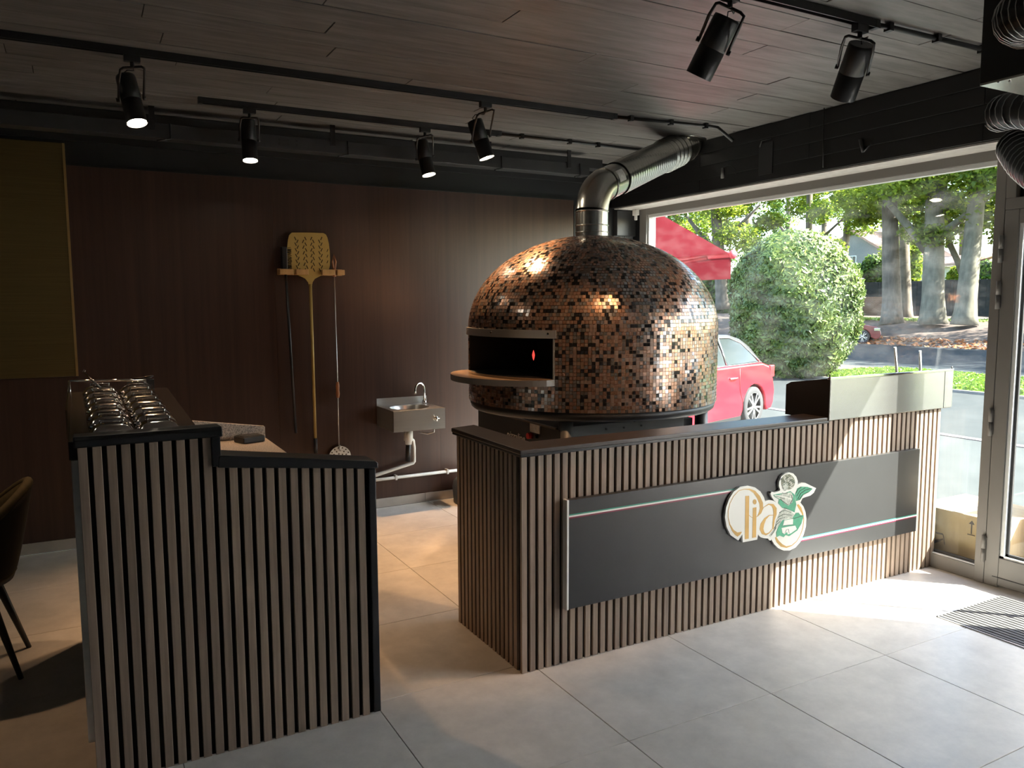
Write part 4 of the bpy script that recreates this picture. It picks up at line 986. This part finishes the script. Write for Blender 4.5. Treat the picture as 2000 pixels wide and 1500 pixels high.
# ================================================================== CHAIR
chx, chy = -.52, 3.90
chr_ = thing('tub_chair', 'dark velvet tub chair with black tapered legs left of the slatted counter', 'chair', (chx, chy, 0))
seg = 28; outer = []; top_ = []
shl = MB(); shl.smooth = True
levels = 9; th_ = .035
def shell(ang, v, off):
    c = math.cos(ang)                                      # ang 0 = back (towards +x)
    ht = .43+.37*max(0, (c+.55)/1.55)**1.1
    z = .40+(ht-.40)*v
    fl_ = .205+.085*v**.8
    return Vector((chx+(fl_*1.08+off)*math.cos(ang), chy+(fl_*1.05+off)*math.sin(ang), z))
A = [-2.25+4.5*i/seg for i in range(seg+1)]
go = [[shell(a_, j/levels, 0) for a_ in A] for j in range(levels+1)]
gi = [[shell(a_, j/levels, -th_) for a_ in A] for j in range(levels+1)]
def grid(mb, g):
    n = len(g[0]); mb.add([p for r in g for p in r], [(j*n+i, j*n+i+1, (j+1)*n+i+1, (j+1)*n+i) for j in range(len(g)-1) for i in range(n-1)])
grid(shl, go); shl.cur = 1; grid(shl, gi); grid(shl, [gi[-1], go[-1]]); grid(shl, [go[0], gi[0]])
for e in (0, -1): grid(shl, [[r[e] for r in go], [r[e] for r in gi]])
shl.build('backrest', [M['velvetd'], M['velvet']], chr_, merge=True)
MB().tube([shell(a_, 1, -th_/2) for a_ in A], .019, 10).build('piping', M['velvet'], chr_, label='olive velvet rim')
MB().lathe([(.0, .385), (.17, .385), (.215, .40), (.235, .43), (.232, .465), (.20, .485), (.0, .49)], (chx, chy, 0), 32).build('seat', M['velvet'], chr_)
for lx, ly, fx_, fy_ in ((.13, .12, .245, .19), (.13, -.12, .232, -.15), (-.13, .12, -.23, .20), (-.13, -.12, -.23, -.20)):
    MB().tube([(chx+lx, chy+ly, .40), (chx+fx_, chy+fy_, 0)], [.019, .010], 12).build('leg', M['blackm'], chr_)

# ================================================================== OUTSIDE
ZG = -.38
rd = struct('pavement', bx((XW+.14, -40, ZG-.2), (10.85, 60, ZG)), M['paving'])
struct('kerb_1', bx((10.85, -40, ZG-.2), (11.0, 60, ZG+.012)), M['kerb'])
struct('parking_ground', bx((11.0, -40, ZG-.2), (16.3, 60, ZG-.004)), M['asphalt'])
struct('kerb_2', bx((16.3, -40, ZG-.2), (16.42, 60, ZG+.05)), M['kerb'])
struct('lawn', MB().box((16.42, -40, ZG-.2), (20.0, 14.4, ZG+.045)), M['lawn'])
struct('ground_bed', MB().box((16.42, 14.4, ZG-.2), (20.0, 60, ZG+.05)), M['soil'])
struct('path', bx((20.0, -40, ZG-.2), (22.2, 60, ZG+.01)), M['paving'])
struct('road', bx((22.2, -60, ZG-.2), (31.6, 90, ZG-.01)), M['road'])
bed = MB(); bed.smooth = True
nx, ny = 14, 40; g = []
for i in range(nx+1):
    x = 31.6+(48-31.6)*i/nx; row_ = []
    for j in range(ny+1):
        y = -30+110*j/ny; h = ZG-.02+1.02*(1-math.exp(-((x-31.6)/3.6)**1.4))+.10*math.sin(y*.9+x)*(i > 1)
        row_.append(Vector((x, y, h)))
    g.append(row_)
grid(bed, g); struct('hill', bed, M['soil'])
struct('field', bx((47.9, -60, -.5), (160, 160, .45)), M['lawn'])
struct('door_step', bx((XW+.14, .9, ZG), (5.65, 3.4, -.05)), M['paving'])
# grass blades on the strip
def blades(name, n, x0, x1, y0, y1, z, h, mt):
    C = np.stack([NR.uniform(x0, x1, n), NR.uniform(y0, y1, n), np.full(n, z+h*.4)], 1)
    N = np.stack([NR.normal(0, 1, n), NR.normal(0, 1, n), np.full(n, .35)], 1)
    return quadcloud(name, C, N, h, mt, None, aspect=.8, jit=.2)
M['blade'] = leafmat('grass_blade', (.09, .17, .018), (.20, .30, .04), .35)
tag(blades('grass', 9000, 16.5, 19.95, 6.0, 14.3, ZG+.05, .10, M['blade']), 'bright green mown grass strip beyond the parking ground', 'grass')
tag(blades('bank_grass', 3000, 37.5, 40, 16, 32, .52, .16, M['blade']), 'green grass tufts among the far tree trunks', 'grass')
n = 700; C = np.stack([NR.uniform(31.5, 33.2, n), NR.uniform(17, 27, n), np.full(n, ZG+.03)], 1)
M['dryleaf'] = leafmat('dry_leaf_litter', (.30, .09, .03), (.42, .20, .08), .2)
C[:, 2] = ZG+.02+.28*np.maximum(0, (C[:, 0]-31.6)/1.6)**1.4
tag(quadcloud('leaf_litter', C, np.tile([0., 0, 1.], (n, 1)), .13, M['dryleaf'], None, jit=.4), 'orange dry leaves along the far road edge', 'leaves')
# bush
bc = onz(1545, 730, ZG+.05); bdp = (bc-CAM).dot(_f)
bh_, bwd = (730-459)/FPX*bdp, 234/FPX*bdp/2
bu_ = thing('clipped_bush', 'big egg-shaped clipped evergreen bush on the planted strip', 'bush', (bc.x, bc.y, ZG+.05))
n = 52000
th = NR.uniform(0, 2*PI, n); cz = NR.uniform(-1, 1, n)
def bushr(c): return np.where(c > 0, np.sqrt(np.maximum(0, 1-np.abs(c)**2.5)), np.sqrt(np.maximum(0, 1-(np.abs(c)*.93)**3.2)))
lump = 1+.045*np.sin(th*5+cz*4)+.035*np.sin(th*9-cz*7)
rr = bushr(cz)*bwd*lump*(1-.10*NR.random(n)**2)
C = np.stack([bc.x+rr*np.cos(th), bc.y+rr*np.sin(th), ZG+.05+bh_*.5+cz*bh_*.5+NR.normal(0, .03, n)], 1)
N = np.stack([np.cos(th), np.sin(th), cz*.8], 1)
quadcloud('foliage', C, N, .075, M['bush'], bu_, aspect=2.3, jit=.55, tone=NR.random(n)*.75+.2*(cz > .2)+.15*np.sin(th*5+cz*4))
core = MB(); core.smooth = True; g = []
for j in range(15):
    c_ = -1+2*j/14; r_ = float(bushr(np.array([c_]))[0])*bwd*.92+.01
    g.append([Vector((bc.x+r_*math.cos(2*PI*i/32), bc.y+r_*math.sin(2*PI*i/32), ZG+.06+bh_*.5+c_*bh_*.47)) for i in range(33)])
grid(core, g); core.build('twigs', M['bushcore'], bu_, merge=True)
# white stone beside the bush
ws = onz(1490, 716, ZG+.05)
wsb = thing('white_stone_block', 'low white stone block left of the bush foot', 'stone block', (ws.x, ws.y, ZG+.05))
MB().box((ws.x-.25, ws.y-.15, ZG+.05), (ws.x+.45, ws.y+.55, ZG+.28)).build('block', M['rend'], wsb, bevel=.03, seg=2)
# trees
def tree(name, label, base, x, top, w, kind='bark', bend=0, leaf='leaf1', nl=9000, crown_z=(4.6, 12.5), cr=3.6, fork=False, group='street trees'):
    b = onx(*base, x); D = (b-CAM).dot(_f); tpt = ray(*top); s = D/tpt.dot(_f); tp_ = CAM+tpt*s
    t = thing(name, label, 'tree', (b.x, b.y, b.z-.15), group)
    if x > 50: b = Vector((b.x, b.y, .44))
    r0 = w/2/FPX*D; dirv = (tp_-b); H = 12.0-b.z; k = H/max(dirv.z, .5)
    pts = []; rs = []
    for i in range(13):
        f = i/12; p_ = b+Vector((dirv.x*k*f, dirv.y*k*f, H*f)); wob = math.sin(f*7+b.y)*.12*w/40
        p_ += Vector((wob, wob*.6, 0))+Vector((.62, -.78, 0))*bend*math.sin(min(1, f*3.2)*PI)
        pts.append(p_ if i else b-Vector((0, 0, .25)))
        rs.append(r0*((1.35 if i == 0 else 1.0)-.45*f))
    pts.insert(1, pts[0].lerp(pts[1], .35)); rs.insert(1, r0*1.12)
    tb = MB().tube(pts, rs, 14); 
    tb.build('trunk', M[kind], t)
    if fork:
        q = pts[5]; bmb = MB()
        bmb.tube([pts[4], q+Vector((-.5, 1.2, .9)), q+Vector((-.9, 2.4, 2.4))], [r0*.5, r0*.35, r0*.2], 10).tube([pts[5], q+Vector((.4, -1.3, 1.1)), q+Vector((.7, -2.6, 2.2))], [r0*.4, r0*.3, r0*.15], 10)
        bmb.build('branch', M[kind], t)
    if nl:
        nb = 16 if nl < 15000 else 34; cen = np.array([[pts[-4].x+NR.normal(0, cr*.55), pts[-4].y+NR.normal(0, cr*.55), NR.uniform(*crown_z)] for _ in range(nb)])
        rad_ = NR.uniform(.9, 1.9, nb)
        id_ = NR.integers(0, nb, nl); d = NR.normal(0, 1, (nl, 3)); d /= np.linalg.norm(d, axis=1)[:, None]
        C = cen[id_]+d*(rad_[id_]*(NR.random(nl)**.45))[:, None]*np.array([1, 1, .6])
        quadcloud('foliage', C, np.tile([0., 0, 1.], (nl, 1)), .17, M[leaf], t, aspect=1.3, jit=.7, tone=NR.random(nl)*.7+.3*NR.random(nb)[id_])
    return t
tree('street_tree', 'straight brown trunk right of the bush, nearest of the far trees', (1742, 626), 36.5, (1737, 350), 36, 'barkd', nl=11000)
tree('street_tree', 'thin short trunk between the two large far trees', (1771, 618), 41, (1765, 430), 21, 'barkd', nl=11000)
tree('street_tree', 'thick pale grey trunk with a knot in the middle of the far row', (1822, 622), 36, (1826, 340), 42, 'bark', nl=11000, fork=True)
tree('street_tree', 'slim curved trunk between the two pale grey trunks', (1864, 620), 38.5, (1850, 430), 13, 'bark', bend=.55, nl=2500, crown_z=(5.5, 9))
tree('street_tree', 'pale grey trunk leaning right beside the window mullion', (1884, 624), 36, (1912, 340), 38, 'bark', nl=11000)
tree('street_tree', 'dark trunk rising behind the red awning', (1413, 596), 34, (1396, 400), 26, 'barkd', nl=11000, fork=True)
tree('street_tree', 'trunk seen above the top of the bush', (1577, 600), 40, (1581, 380), 16, 'barkd', nl=11000, fork=True)
tree('street_tree', 'slim trunk at the far left edge behind the awning cloth', (1330, 600), 42, (1322, 400), 18, 'barkd', nl=11000)
tree('street_tree', 'shaded trunk hidden behind the bush', (1640, 606), 45, (1660, 380), 16, 'barkd', nl=11000)
tree('street_tree', 'far right trunk beyond the glass door', (1990, 628), 40, (2010, 380), 34, 'bark', nl=11000)
for py_, lab in ((16.2, 'first street tree beyond the right edge of the window view'), (11.5, 'second street tree beyond the right edge of the window view'), (6.6, 'third street tree beyond the right edge of the window view'), (1.8, 'fourth street tree beyond the right edge of the window view')):
    q = Vector((36.3+.5*math.sin(py_), py_, .5)); d_ = q-CAM; D_ = d_.dot(_f); pp = (1000+FPX*d_.dot(_r)/D_, 750-FPX*d_.dot(_u)/D_)
    tree('street_tree', lab, pp, q.x, (pp[0]+6, pp[1]-300), 36, 'bark', nl=20000, crown_z=(5, 18), cr=5.2)
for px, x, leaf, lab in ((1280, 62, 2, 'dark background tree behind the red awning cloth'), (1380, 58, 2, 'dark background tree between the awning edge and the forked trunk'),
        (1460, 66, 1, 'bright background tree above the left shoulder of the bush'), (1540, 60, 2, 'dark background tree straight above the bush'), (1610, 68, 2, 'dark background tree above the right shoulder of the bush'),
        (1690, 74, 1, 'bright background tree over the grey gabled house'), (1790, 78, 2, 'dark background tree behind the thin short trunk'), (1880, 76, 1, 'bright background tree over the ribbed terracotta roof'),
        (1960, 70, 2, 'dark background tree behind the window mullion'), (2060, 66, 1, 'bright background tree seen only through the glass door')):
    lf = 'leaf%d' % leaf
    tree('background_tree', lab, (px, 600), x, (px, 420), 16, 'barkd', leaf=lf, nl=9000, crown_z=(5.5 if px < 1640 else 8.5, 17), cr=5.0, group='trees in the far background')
# fence, post, brick wall, hedge
fn = thing('garden_fence', 'long dark board fence behind the far tree trunks', 'fence', (47, 20, .4))
f0 = onx(1690, 625, 47.0); f1 = onx(2060, 625, 47.0); zt = onx(1850, 547, 47).z
nb = 60; 
bm_ = bx((-.03, -.098, 0), (.03, .098, 1)).mesh('board', M['fence'])
y = f0.y
while y > f1.y-6:
    o = place('board', bm_, fn, (47.0+R_.uniform(-.02, .02), y, .25)); o.scale = (1, 1, zt-.25+R_.uniform(-.02, .02)); y -= .2
fn2 = thing('hedge', 'dark clipped hedge behind the bush and the awning', 'hedge', (46, 40, .3))
h0 = onx(1260, 600, 47.0); zt2 = onx(1500, 540, 47).z
MB().box((46.6, f0.y+1.2, .2), (47.6, h0.y+8, zt2-.1)).build('inner_twigs', M['bushcore'], fn2)
n = 9000; C = np.stack([46.5+NR.random(n)*.25, NR.uniform(f0.y+.6, h0.y+8, n), NR.uniform(.3, zt2+.1, n)], 1); tp_ = NR.random(n) < .3
C[tp_, 0] = NR.uniform(46.5, 47.6, tp_.sum()); C[tp_, 2] = zt2+NR.normal(0, .08, tp_.sum())
quadcloud('foliage', C, np.tile([-1., 0, .3], (n, 1)), .26, M['leaf2'], fn2, jit=.6)
b0 = onx(1726, 580, 46.2); b1 = onx(1686, 622, 46.2)
bw2 = thing('brick_wall', 'low brick wall stub by the concrete post in front of the fence', 'wall', (46.2, b1.y, b1.z-.2))
bm2 = bx((-.1, -.105, -.034), (.1, .105, .034)).mesh('brick', M['brick'])
z = b1.z-.2; r = 0
bx((46.13, b0.y-.02, z), (46.27, b1.y+.02, b0.z)).build('mortar', M['grout'], bw2)
while z < b0.z:
    y = b0.y+(.11 if r % 2 else 0)
    while y < b1.y: place('brick', bm2, bw2, (46.2+R_.uniform(-.01, .01), y, z+.04)); y += .225
    z += .078; r += 1
p0_ = onx(1681, 543, 46.0); p1_ = onx(1681, 604, 46.0)
cpst = thing('concrete_post', 'pale square concrete post standing right of the bush', 'post', (46, p0_.y, p1_.z-.3))
bx((45.83, p0_.y-.17, p1_.z-.4), (46.17, p0_.y+.17, p0_.z)).build('post', M['conc'], cpst, bevel=.02)
for px, pw, pt, pb, x, lf, lab in ((1706, 46, 505, 560, 49, 'leaf2', 'dark green shrub rising over the fence beside the concrete post'), (1672, 40, 520, 560, 51, 'leaf2', 'shrub behind the concrete post'), (1776, 44, 482, 560, 50, 'leaf1', 'bright shrub over the fence behind the thin short trunk'),
        (1868, 30, 526, 560, 50, 'leaf1', 'small bright shrub over the fence by the slim curved trunk'), (1925, 40, 515, 560, 55, 'leaf2', 'shrub over the fence beside the window mullion')):
    c = onx(px, (pt+pb)/2, x); D_ = (c-CAM).dot(_f); rx_, rz_ = pw/2/FPX*D_*1.2, (pb-pt)/2/FPX*D_*1.3
    t = thing('garden_shrub', lab, 'shrub', (c.x, c.y, .44), 'shrubs behind the fence'); n = 2200
    d = NR.normal(0, 1, (n, 3)); d /= np.linalg.norm(d, axis=1)[:, None]
    C = np.array(c)+d*(NR.random(n)**.4)[:, None]*np.array([rx_*.7, rx_, rz_])
    quadcloud('foliage', C, d, .20, M[lf], t, jit=.6)
    MB().tube([(c.x, c.y, .3), (c.x+.1, c.y, c.z)], [.10, .04], 8).build('stem', M['barkd'], t)
# houses
def house(label, x, pl, pr, yb_, ye, yr, gable, wall, roof, depth=9, win=()):
    a_ = onx(pl, yb_, x); b_ = onx(pr, yb_, x); ze = onx((pl+pr)/2, ye, x).z; zr = onx((pl+pr)/2, yr, x).z
    y0, y1 = b_.y, a_.y
    t = thing('house', label, 'house', (x, (y0+y1)/2, 0), 'houses beyond the fence')
    if gable:
        MB().prism([(x, y0, 0), (x, y1, 0), (x, y1, ze), (x, (y0+y1)/2, zr), (x, y0, ze)], (depth, 0, 0)).build('wall', wall, t)
        for s_ in (-1, 1):
            e = y1+.5 if s_ > 0 else y0-.5; mid = (y0+y1)/2
            sl2 = (zr-ze)/((y1-y0)/2); MB().prism([(x-.4, mid, zr+.06), (x-.4, e, ze-.5*sl2+.06), (x-.4, e, ze-.5*sl2+.26), (x-.4, mid, zr+.28)], (depth+.8, 0, 0)).build('roof', roof, t)
    else:
        bx((x, y0, 0), (x+depth, y1, ze)).build('wall', wall, t)
        MB().prism([(x-.5, y0-.4, ze), (x+depth/2, y0-.4, zr), (x+depth/2, y0-.4, zr+.2), (x-.5, y0-.4, ze+.2)], (0, y1-y0+.8, 0)).build('roof', roof, t)
        MB().prism([(x+depth+.5, y0-.4, ze), (x+depth/2, y0-.4, zr), (x+depth/2, y0-.4, zr+.2), (x+depth+.5, y0-.4, ze+.2)], (0, y1-y0+.8, 0)).build('roof', roof, t)
    for (wl_, wr_, wt, wb2) in win:
        q0 = onx(wl_, wt, x-.03); q1 = onx(wr_, wb2, x-.03)
        f_ = MB().box((x-.06, q1.y, q1.z), (x+.02, q0.y, q0.z)).build('window', M['white'], t)
        ym = (q0.y+q1.y)/2
        bx((x-.08, q1.y+.08, q1.z+.08), (x-.055, ym-.04, q0.z-.08)).build('pane', M['carglass'], f_); bx((x-.08, ym+.04, q1.z+.08), (x-.055, q0.y-.08, q0.z-.08)).build('pane', M['carglass'], f_)
house('grey gabled house with a white window above the bush', 66, 1600, 1732, 560, 500, 455, True, M['slate'], M['rooft'], win=((1657, 1672, 500, 516),))
house('low house with pink tiled roof in front of the grey gable', 60, 1640, 1722, 560, 534, 519, False, M['rend'], M['rooft'], depth=6)
house('white house with pale roof between the two pale grey trunks', 64, 1795, 1872, 570, 521, 500, False, M['rend'], M['rooft'], depth=8)
house('house with ribbed terracotta roof beside the window mullion', 58, 1892, 1990, 570, 538, 496, False, M['rend'], M['rooft'], depth=9)
# awning
awy = 5.70; ax_ = 4.62
aw = thing('red_awning', 'red fabric shop awning outside the far end of the window', 'awning', (ax_, awy, 2.36))
q1 = ony(1428, 497, awy); q0 = onx(1279, 414, ax_); qv = ony(1424, 545, awy); AW = 2.6
fx1, fz1 = q1.x, q1.z; fz0 = q0.z
cl_ = MB(); cl_.smooth = True; g = []
for i in range(9):
    f = i/8; sag = -.03*math.sin(PI*f)
    g.append([Vector((ax_+(fx1-ax_)*f, awy+AW*j/6, fz0+(fz1-fz0)*f+sag*math.sin(PI*j/6))) for j in range(7)])
grid(cl_, g); cl_.build('canopy', M['awn'], aw)
vl = MB(); vl.smooth = True
g = [[Vector((fx1+.005*math.sin(j*1.3), awy+AW*j/12, z)) for j in range(13)] for z in (fz1-.02, (fz1+qv.z)/2, qv.z)]
grid(vl, g); vl.build('valance', M['awn'], aw)
MB().tube([(fx1, awy-.03, fz1), (fx1, awy+AW, fz1)], .030, 12).build('front_bar', M['awnbar'], aw)
MB().lathe([(.0, -.012), (.040, -.010), (.044, .012), (.0, .02)], (fx1, awy-.03, fz1), 16, axis='y').build('end_cap', M['awnbar'], aw)
MB().tube([(ax_+.05, awy+.25, fz0-.30), (ax_+(fx1-ax_)*.55, awy+1.0, fz1-.12), (fx1-.03, awy+.30, fz1-.02)], .016, 10).build('arm', M['awnbar'], aw)
MB().tube([(ax_+.0, awy-.02, fz0+.02), (ax_+.0, awy+AW, fz0+.02)], .05, 12).build('cassette', M['awnbar'], aw)
fc = struct('wall_outer', bx((XW+.06, 5.67, ZG), (4.58, 8.6, 3.2)).box((XW+.051, 5.572, ZG), (4.505, 5.67, 2.9)), M['rib'])
for k in range(5): MB().tube([(4.414+.021*k, 5.570, .0), (4.414+.021*k, 5.570, 2.9)], .0085, 8).build('rib', M['rib'], fc)
struct('wall_upper', bx((XW+.145, -8, 2.75), (XW+.45, 16, 3.6)), M['rend'])
# cars
def car(name, label, base, yaw, paint, roofm, group=None):
    """hatchback; local x runs from the rear bumper (0) forward; base = ground point of the nearside rear wheel"""
    t = thing(name, label, 'car', (0, 0, 0), group)
    hw = .86; rw = .31; xr, xf, Lc = .66, 3.12, 3.92
    def arch(xc, r, n=10): return [(xc+r*math.cos(PI*i/n), .30+r*math.sin(PI*i/n)) for i in range(n, -1, -1)]
    prof_ = [(.10, .24), (.26, .22)]+arch(xr, .365)+[(1.1, .18), (2.6, .18)]+arch(xf, .365)+[(3.66, .20), (3.84, .25), (3.92, .42), (3.88, .62), (3.72, .78), (2.75, .95), (2.2, .985), (.95, .99), (.42, .985), (.20, .93), (.06, .72), (.0, .52), (.03, .34)]
    b_ = MB(); n = len(prof_)
    # three slices give the flanks a swell
    secs = [(-hw+.015, .965), (-hw, 1.0), (hw, 1.0), (hw-.015, .965)]
    vs = []
    for y_, s_ in ((-hw+.06, .0), (-hw, .03), (hw, .03), (hw-.06, .0)):
        pass
    side = lambda y_: [(x_, y_, z_) for x_, z_ in prof_]
    b_.prism(side(-hw), (0, 2*hw, 0)); b_.build('body', paint, t, bevel=.035, seg=3)
    # greenhouse
    lo = [(.30, .97), (2.72, .95)]; hi = [(.78, 1.40), (1.15, 1.445), (1.55, 1.45), (2.02, 1.40)]
    cab_ = MB(); wlo, whi = hw-.05, hw-.24
    L_ = [(.32, wlo, .96), (.60, whi+.10, 1.24), (.80, whi+.02, 1.37), (1.10, whi, 1.435), (1.55, whi, 1.45), (1.95, whi+.02, 1.405), (2.35, whi+.10, 1.20), (2.78, wlo, .94)]
    pts_ = []
    for x_, w_, z_ in L_: pts_ += [(x_, -w_, z_), (x_, w_, z_)]
    fs_ = [(2*i, 2*i+1, 2*i+3, 2*i+2) for i in range(len(L_)-1)]
    nL = len(L_); base_ = [(x_, s_*wlo, .93) for s_ in (-1, 1) for x_ in (.32, 2.78)]
    cab_.add(pts_, fs_+[tuple(2*i for i in range(nL)), tuple(2*i+1 for i in range(nL))[::-1]])
    cab_.build('roof', roofm, t, bevel=.02, seg=2)
    def sidept(x_, z_, s_, off=.012):
        f = (z_-.95)/(1.45-.95); return (x_, s_*(wlo+(whi-wlo)*f+off), z_)
    for s_ in (-1, 1):
        for poly in ([(1.42, 1.0), (1.50, 1.385), (1.15, 1.375), (.85, 1.29), (.62, 1.12), (.50, 1.01)], [(1.49, 1.0), (1.57, 1.385), (1.93, 1.36), (2.25, 1.17), (2.52, .995)]):
            MB().prism([sidept(x_, z_, s_) for x_, z_ in poly], (0, s_*.004, 0)).build('side_window', M['carglass'], t)
        MB().tube([sidept(x_, z_, s_, .016) for x_, z_ in [(.42, 1.0), (.60, 1.125), (.84, 1.305), (1.14, 1.392), (1.5, 1.402), (1.93, 1.375), (2.26, 1.18), (2.55, .99)]], .010, 6).build('window_trim', M['chrome'], t)
        MB().tube([sidept(1.455, z_, s_, .014) for z_ in (1.0, 1.395)], .012, 6).build('window_trim', M['chrome'], t)
        MB().tube([(.42, s_*(hw-.03), .995), (2.6, s_*(hw-.03), .995)], .009, 6).build('belt_trim', M['chrome'], t)
        MB().tube([(1.25, s_*(hw+.006), .80), (1.28, s_*(hw+.03), .805), (1.42, s_*(hw+.03), .805), (1.45, s_*(hw+.006), .80)], .013, 8).build('door_handle', M['chrome'], t)
        MB().tube([(1.16, s_*(hw+.001), .94), (1.14, s_*(hw+.001), .62), (1.02, s_*(hw+.001), .38), (1.02, s_*(hw+.001), .22)], .005, 5).build('door_seam', M['carblack'], t)
        bx((.02, s_*hw-.05, .74), (.16, s_*hw+.004, .93)).build('tail_light', M['lamp'], t, bevel=.02)
        bx((3.60, s_*hw-.06, .58), (3.86, s_*hw+.004, .72)).build('headlight', M['chrome'], t, bevel=.02)
        MB().box((1.1, s_*hw-.02, .16), (2.65, s_*hw+.004, .22)).build('sill', M['carblack'], t)
        for xc in (xr, xf):
            wh = MB(); wy = s_*(hw-.11)
            MB().lathe([(.215, -.10), (.29, -.105), (.312, -.085), (.312, .085), (.29, .105), (.215, .10)], (xc, wy, .312), 32, axis='y').build('tyre', M['tyre'], t)
            rm = MB(); yo = wy+s_*.095
            rm.lathe([(.212, 0), (.222, s_*.006), (.232, 0)], (xc, yo, .312), 32, axis='y'); rm.lathe([(.0, s_*.012), (.045, s_*.010), (.05, -s_*.01)], (xc, yo, .312), 16, axis='y')
            for k_ in range(10):
                a_ = 2*PI*k_/10+(.10 if k_ % 2 else -.10); d_ = Vector((math.cos(a_), 0, math.sin(a_))); tt = Vector((-d_.z, 0, d_.x))
                rm.obox(Vector((xc, yo, .312))+d_*.128, d_*.09, Vector((0, .008, 0)), tt*.015)
            rm.build('rim', M['rim'], t); MB().lathe([(.0, 0), (.215, 0)], (xc, yo-s_*.05, .312), 24, axis='y').build('brake_disc', M['carblack'], t)
            MB().lathe([(.0, 0), (.36, 0)], (xc, s_*(hw-.24), .33), 20, axis='y').build('wheel_arch', M['carblack'], t)
    bx((.34, -.5, 1.02), (.36, .5, 1.2)).build('rear_trim', M['carblack'], t)
    c, s = math.cos(yaw), math.sin(yaw)
    off = Vector((xr, hw-.05, 0)); t.rotation_euler = (0, 0, yaw)
    t.location = Vector(base)-Vector((off.x*c-off.y*s, off.x*s+off.y*c, 0))
    return t
wb0 = onz(1467, 833, ZG)
car('red_car', 'bright red hatchback with dark roof parked outside right behind the oven', (wb0.x, wb0.y, ZG+.002), math.radians(180+17), M['carred'], M['carblack'])
w2 = onz(1679, 669, ZG); yw = math.radians(-46)
c2 = car('maroon_car', 'dark red car half hidden behind the bush', (0, 0, 0), yw, M['cardark'], M['carblack'])
c2.location = (w2.x-3.12*math.cos(yw), w2.y-3.12*math.sin(yw), ZG-.008)
# parcels outside the glass
b1_ = thing('parcel_box', 'large brown parcel with printed arrows just outside the window by the counter end', 'box', (4.66, 2.72, -.05))
bx0, bx1 = 4.455, 4.94; by0, by1 = 2.44, 2.95; bz = .322
bx((bx0, by0, -.049), (bx1, by1, bz)).build('carton', M['card'], b1_, bevel=.004)
bx((bx0+.002, (by0+by1)/2-.03, bz), (bx1-.002, (by0+by1)/2+.03, bz+.001)).build('tape', M['cardp'], b1_)
def ink(pts, wd): 
    mb = MB()
    for i in range(len(pts)-1):
        a_ = onx(*pts[i], bx0-.001); b_ = onx(*pts[i+1], bx0-.001); mb.tube([a_, b_], wd, 5)
    return mb
def arrow(d):
    mb = MB(); s0 = onx(1897+d, 1043, bx0); s1 = onx(1898+d, 1018, bx0); hw = .006
    mb.box((bx0-.0012, s0.y-.0035, s0.z), (bx0+.001, s0.y+.0035, s1.z-.015)); mb.prism([(bx0-.0012, s0.y, s1.z+.004), (bx0-.0012, s0.y-.017, s1.z-.018), (bx0-.0012, s0.y+.017, s1.z-.018)], (.002, 0, 0)); mb.box((bx0-.0012, s0.y-.022, s0.z-.008), (bx0+.001, s0.y+.022, s0.z-.003))
    mb.build('printed_arrow', M['ink'], b1_)
arrow(0); arrow(22)
sm_ = MB(); c_ = []
for k in range(13):
    f = k/12; q = onx(1790+52*f, 1046+0, bx0); c_.append((bx0-.0012, q.y, .128-.028*math.sin(PI*f)*1.0+.012*f))
for k in range(12):
    a_, b_ = Vector(c_[k]), Vector(c_[k+1]); hw = .009*math.sin(PI*(k+1)/13)+.003; u = Vector((0, 0, hw)); sm_.prism([a_-u, b_-u, b_+u, a_+u], (.002, 0, 0))
e = Vector(c_[-1]); 
for d0_, d1_ in (((.045, .028), (0, .030)), ((0, .030), (-.012, -.028))):
    a_ = e+Vector((0, d0_[0], d0_[1])); b_ = e+Vector((0, d1_[0], d1_[1])); u = Vector((0, .004, .005)); sm_.prism([a_-u, b_-u, b_+u, a_+u], (.002, 0, 0))
sm_.build('printed_smile', M['ink'], b1_)
b2_ = thing('parcel_box', 'tall open pale parcel just outside the glass door', 'box', (4.95, 2.25, -.05))
bx((4.66, 2.05, -.049), (5.2, 2.41, .36)).build('carton', M['cardp'], b2_, bevel=.004)
MB().prism([(4.70, 2.41, .36), (5.19, 2.41, .36), (5.19, 2.44, .70), (4.70, 2.44, .70)], (0, .005, 0)).build('flap', M['card'], b2_); MB().prism([(5.19, 2.06, .36), (5.19, 2.40, .36), (5.26, 2.40, .68), (5.26, 2.06, .68)], (.005, 0, 0)).build('flap', M['card'], b2_)
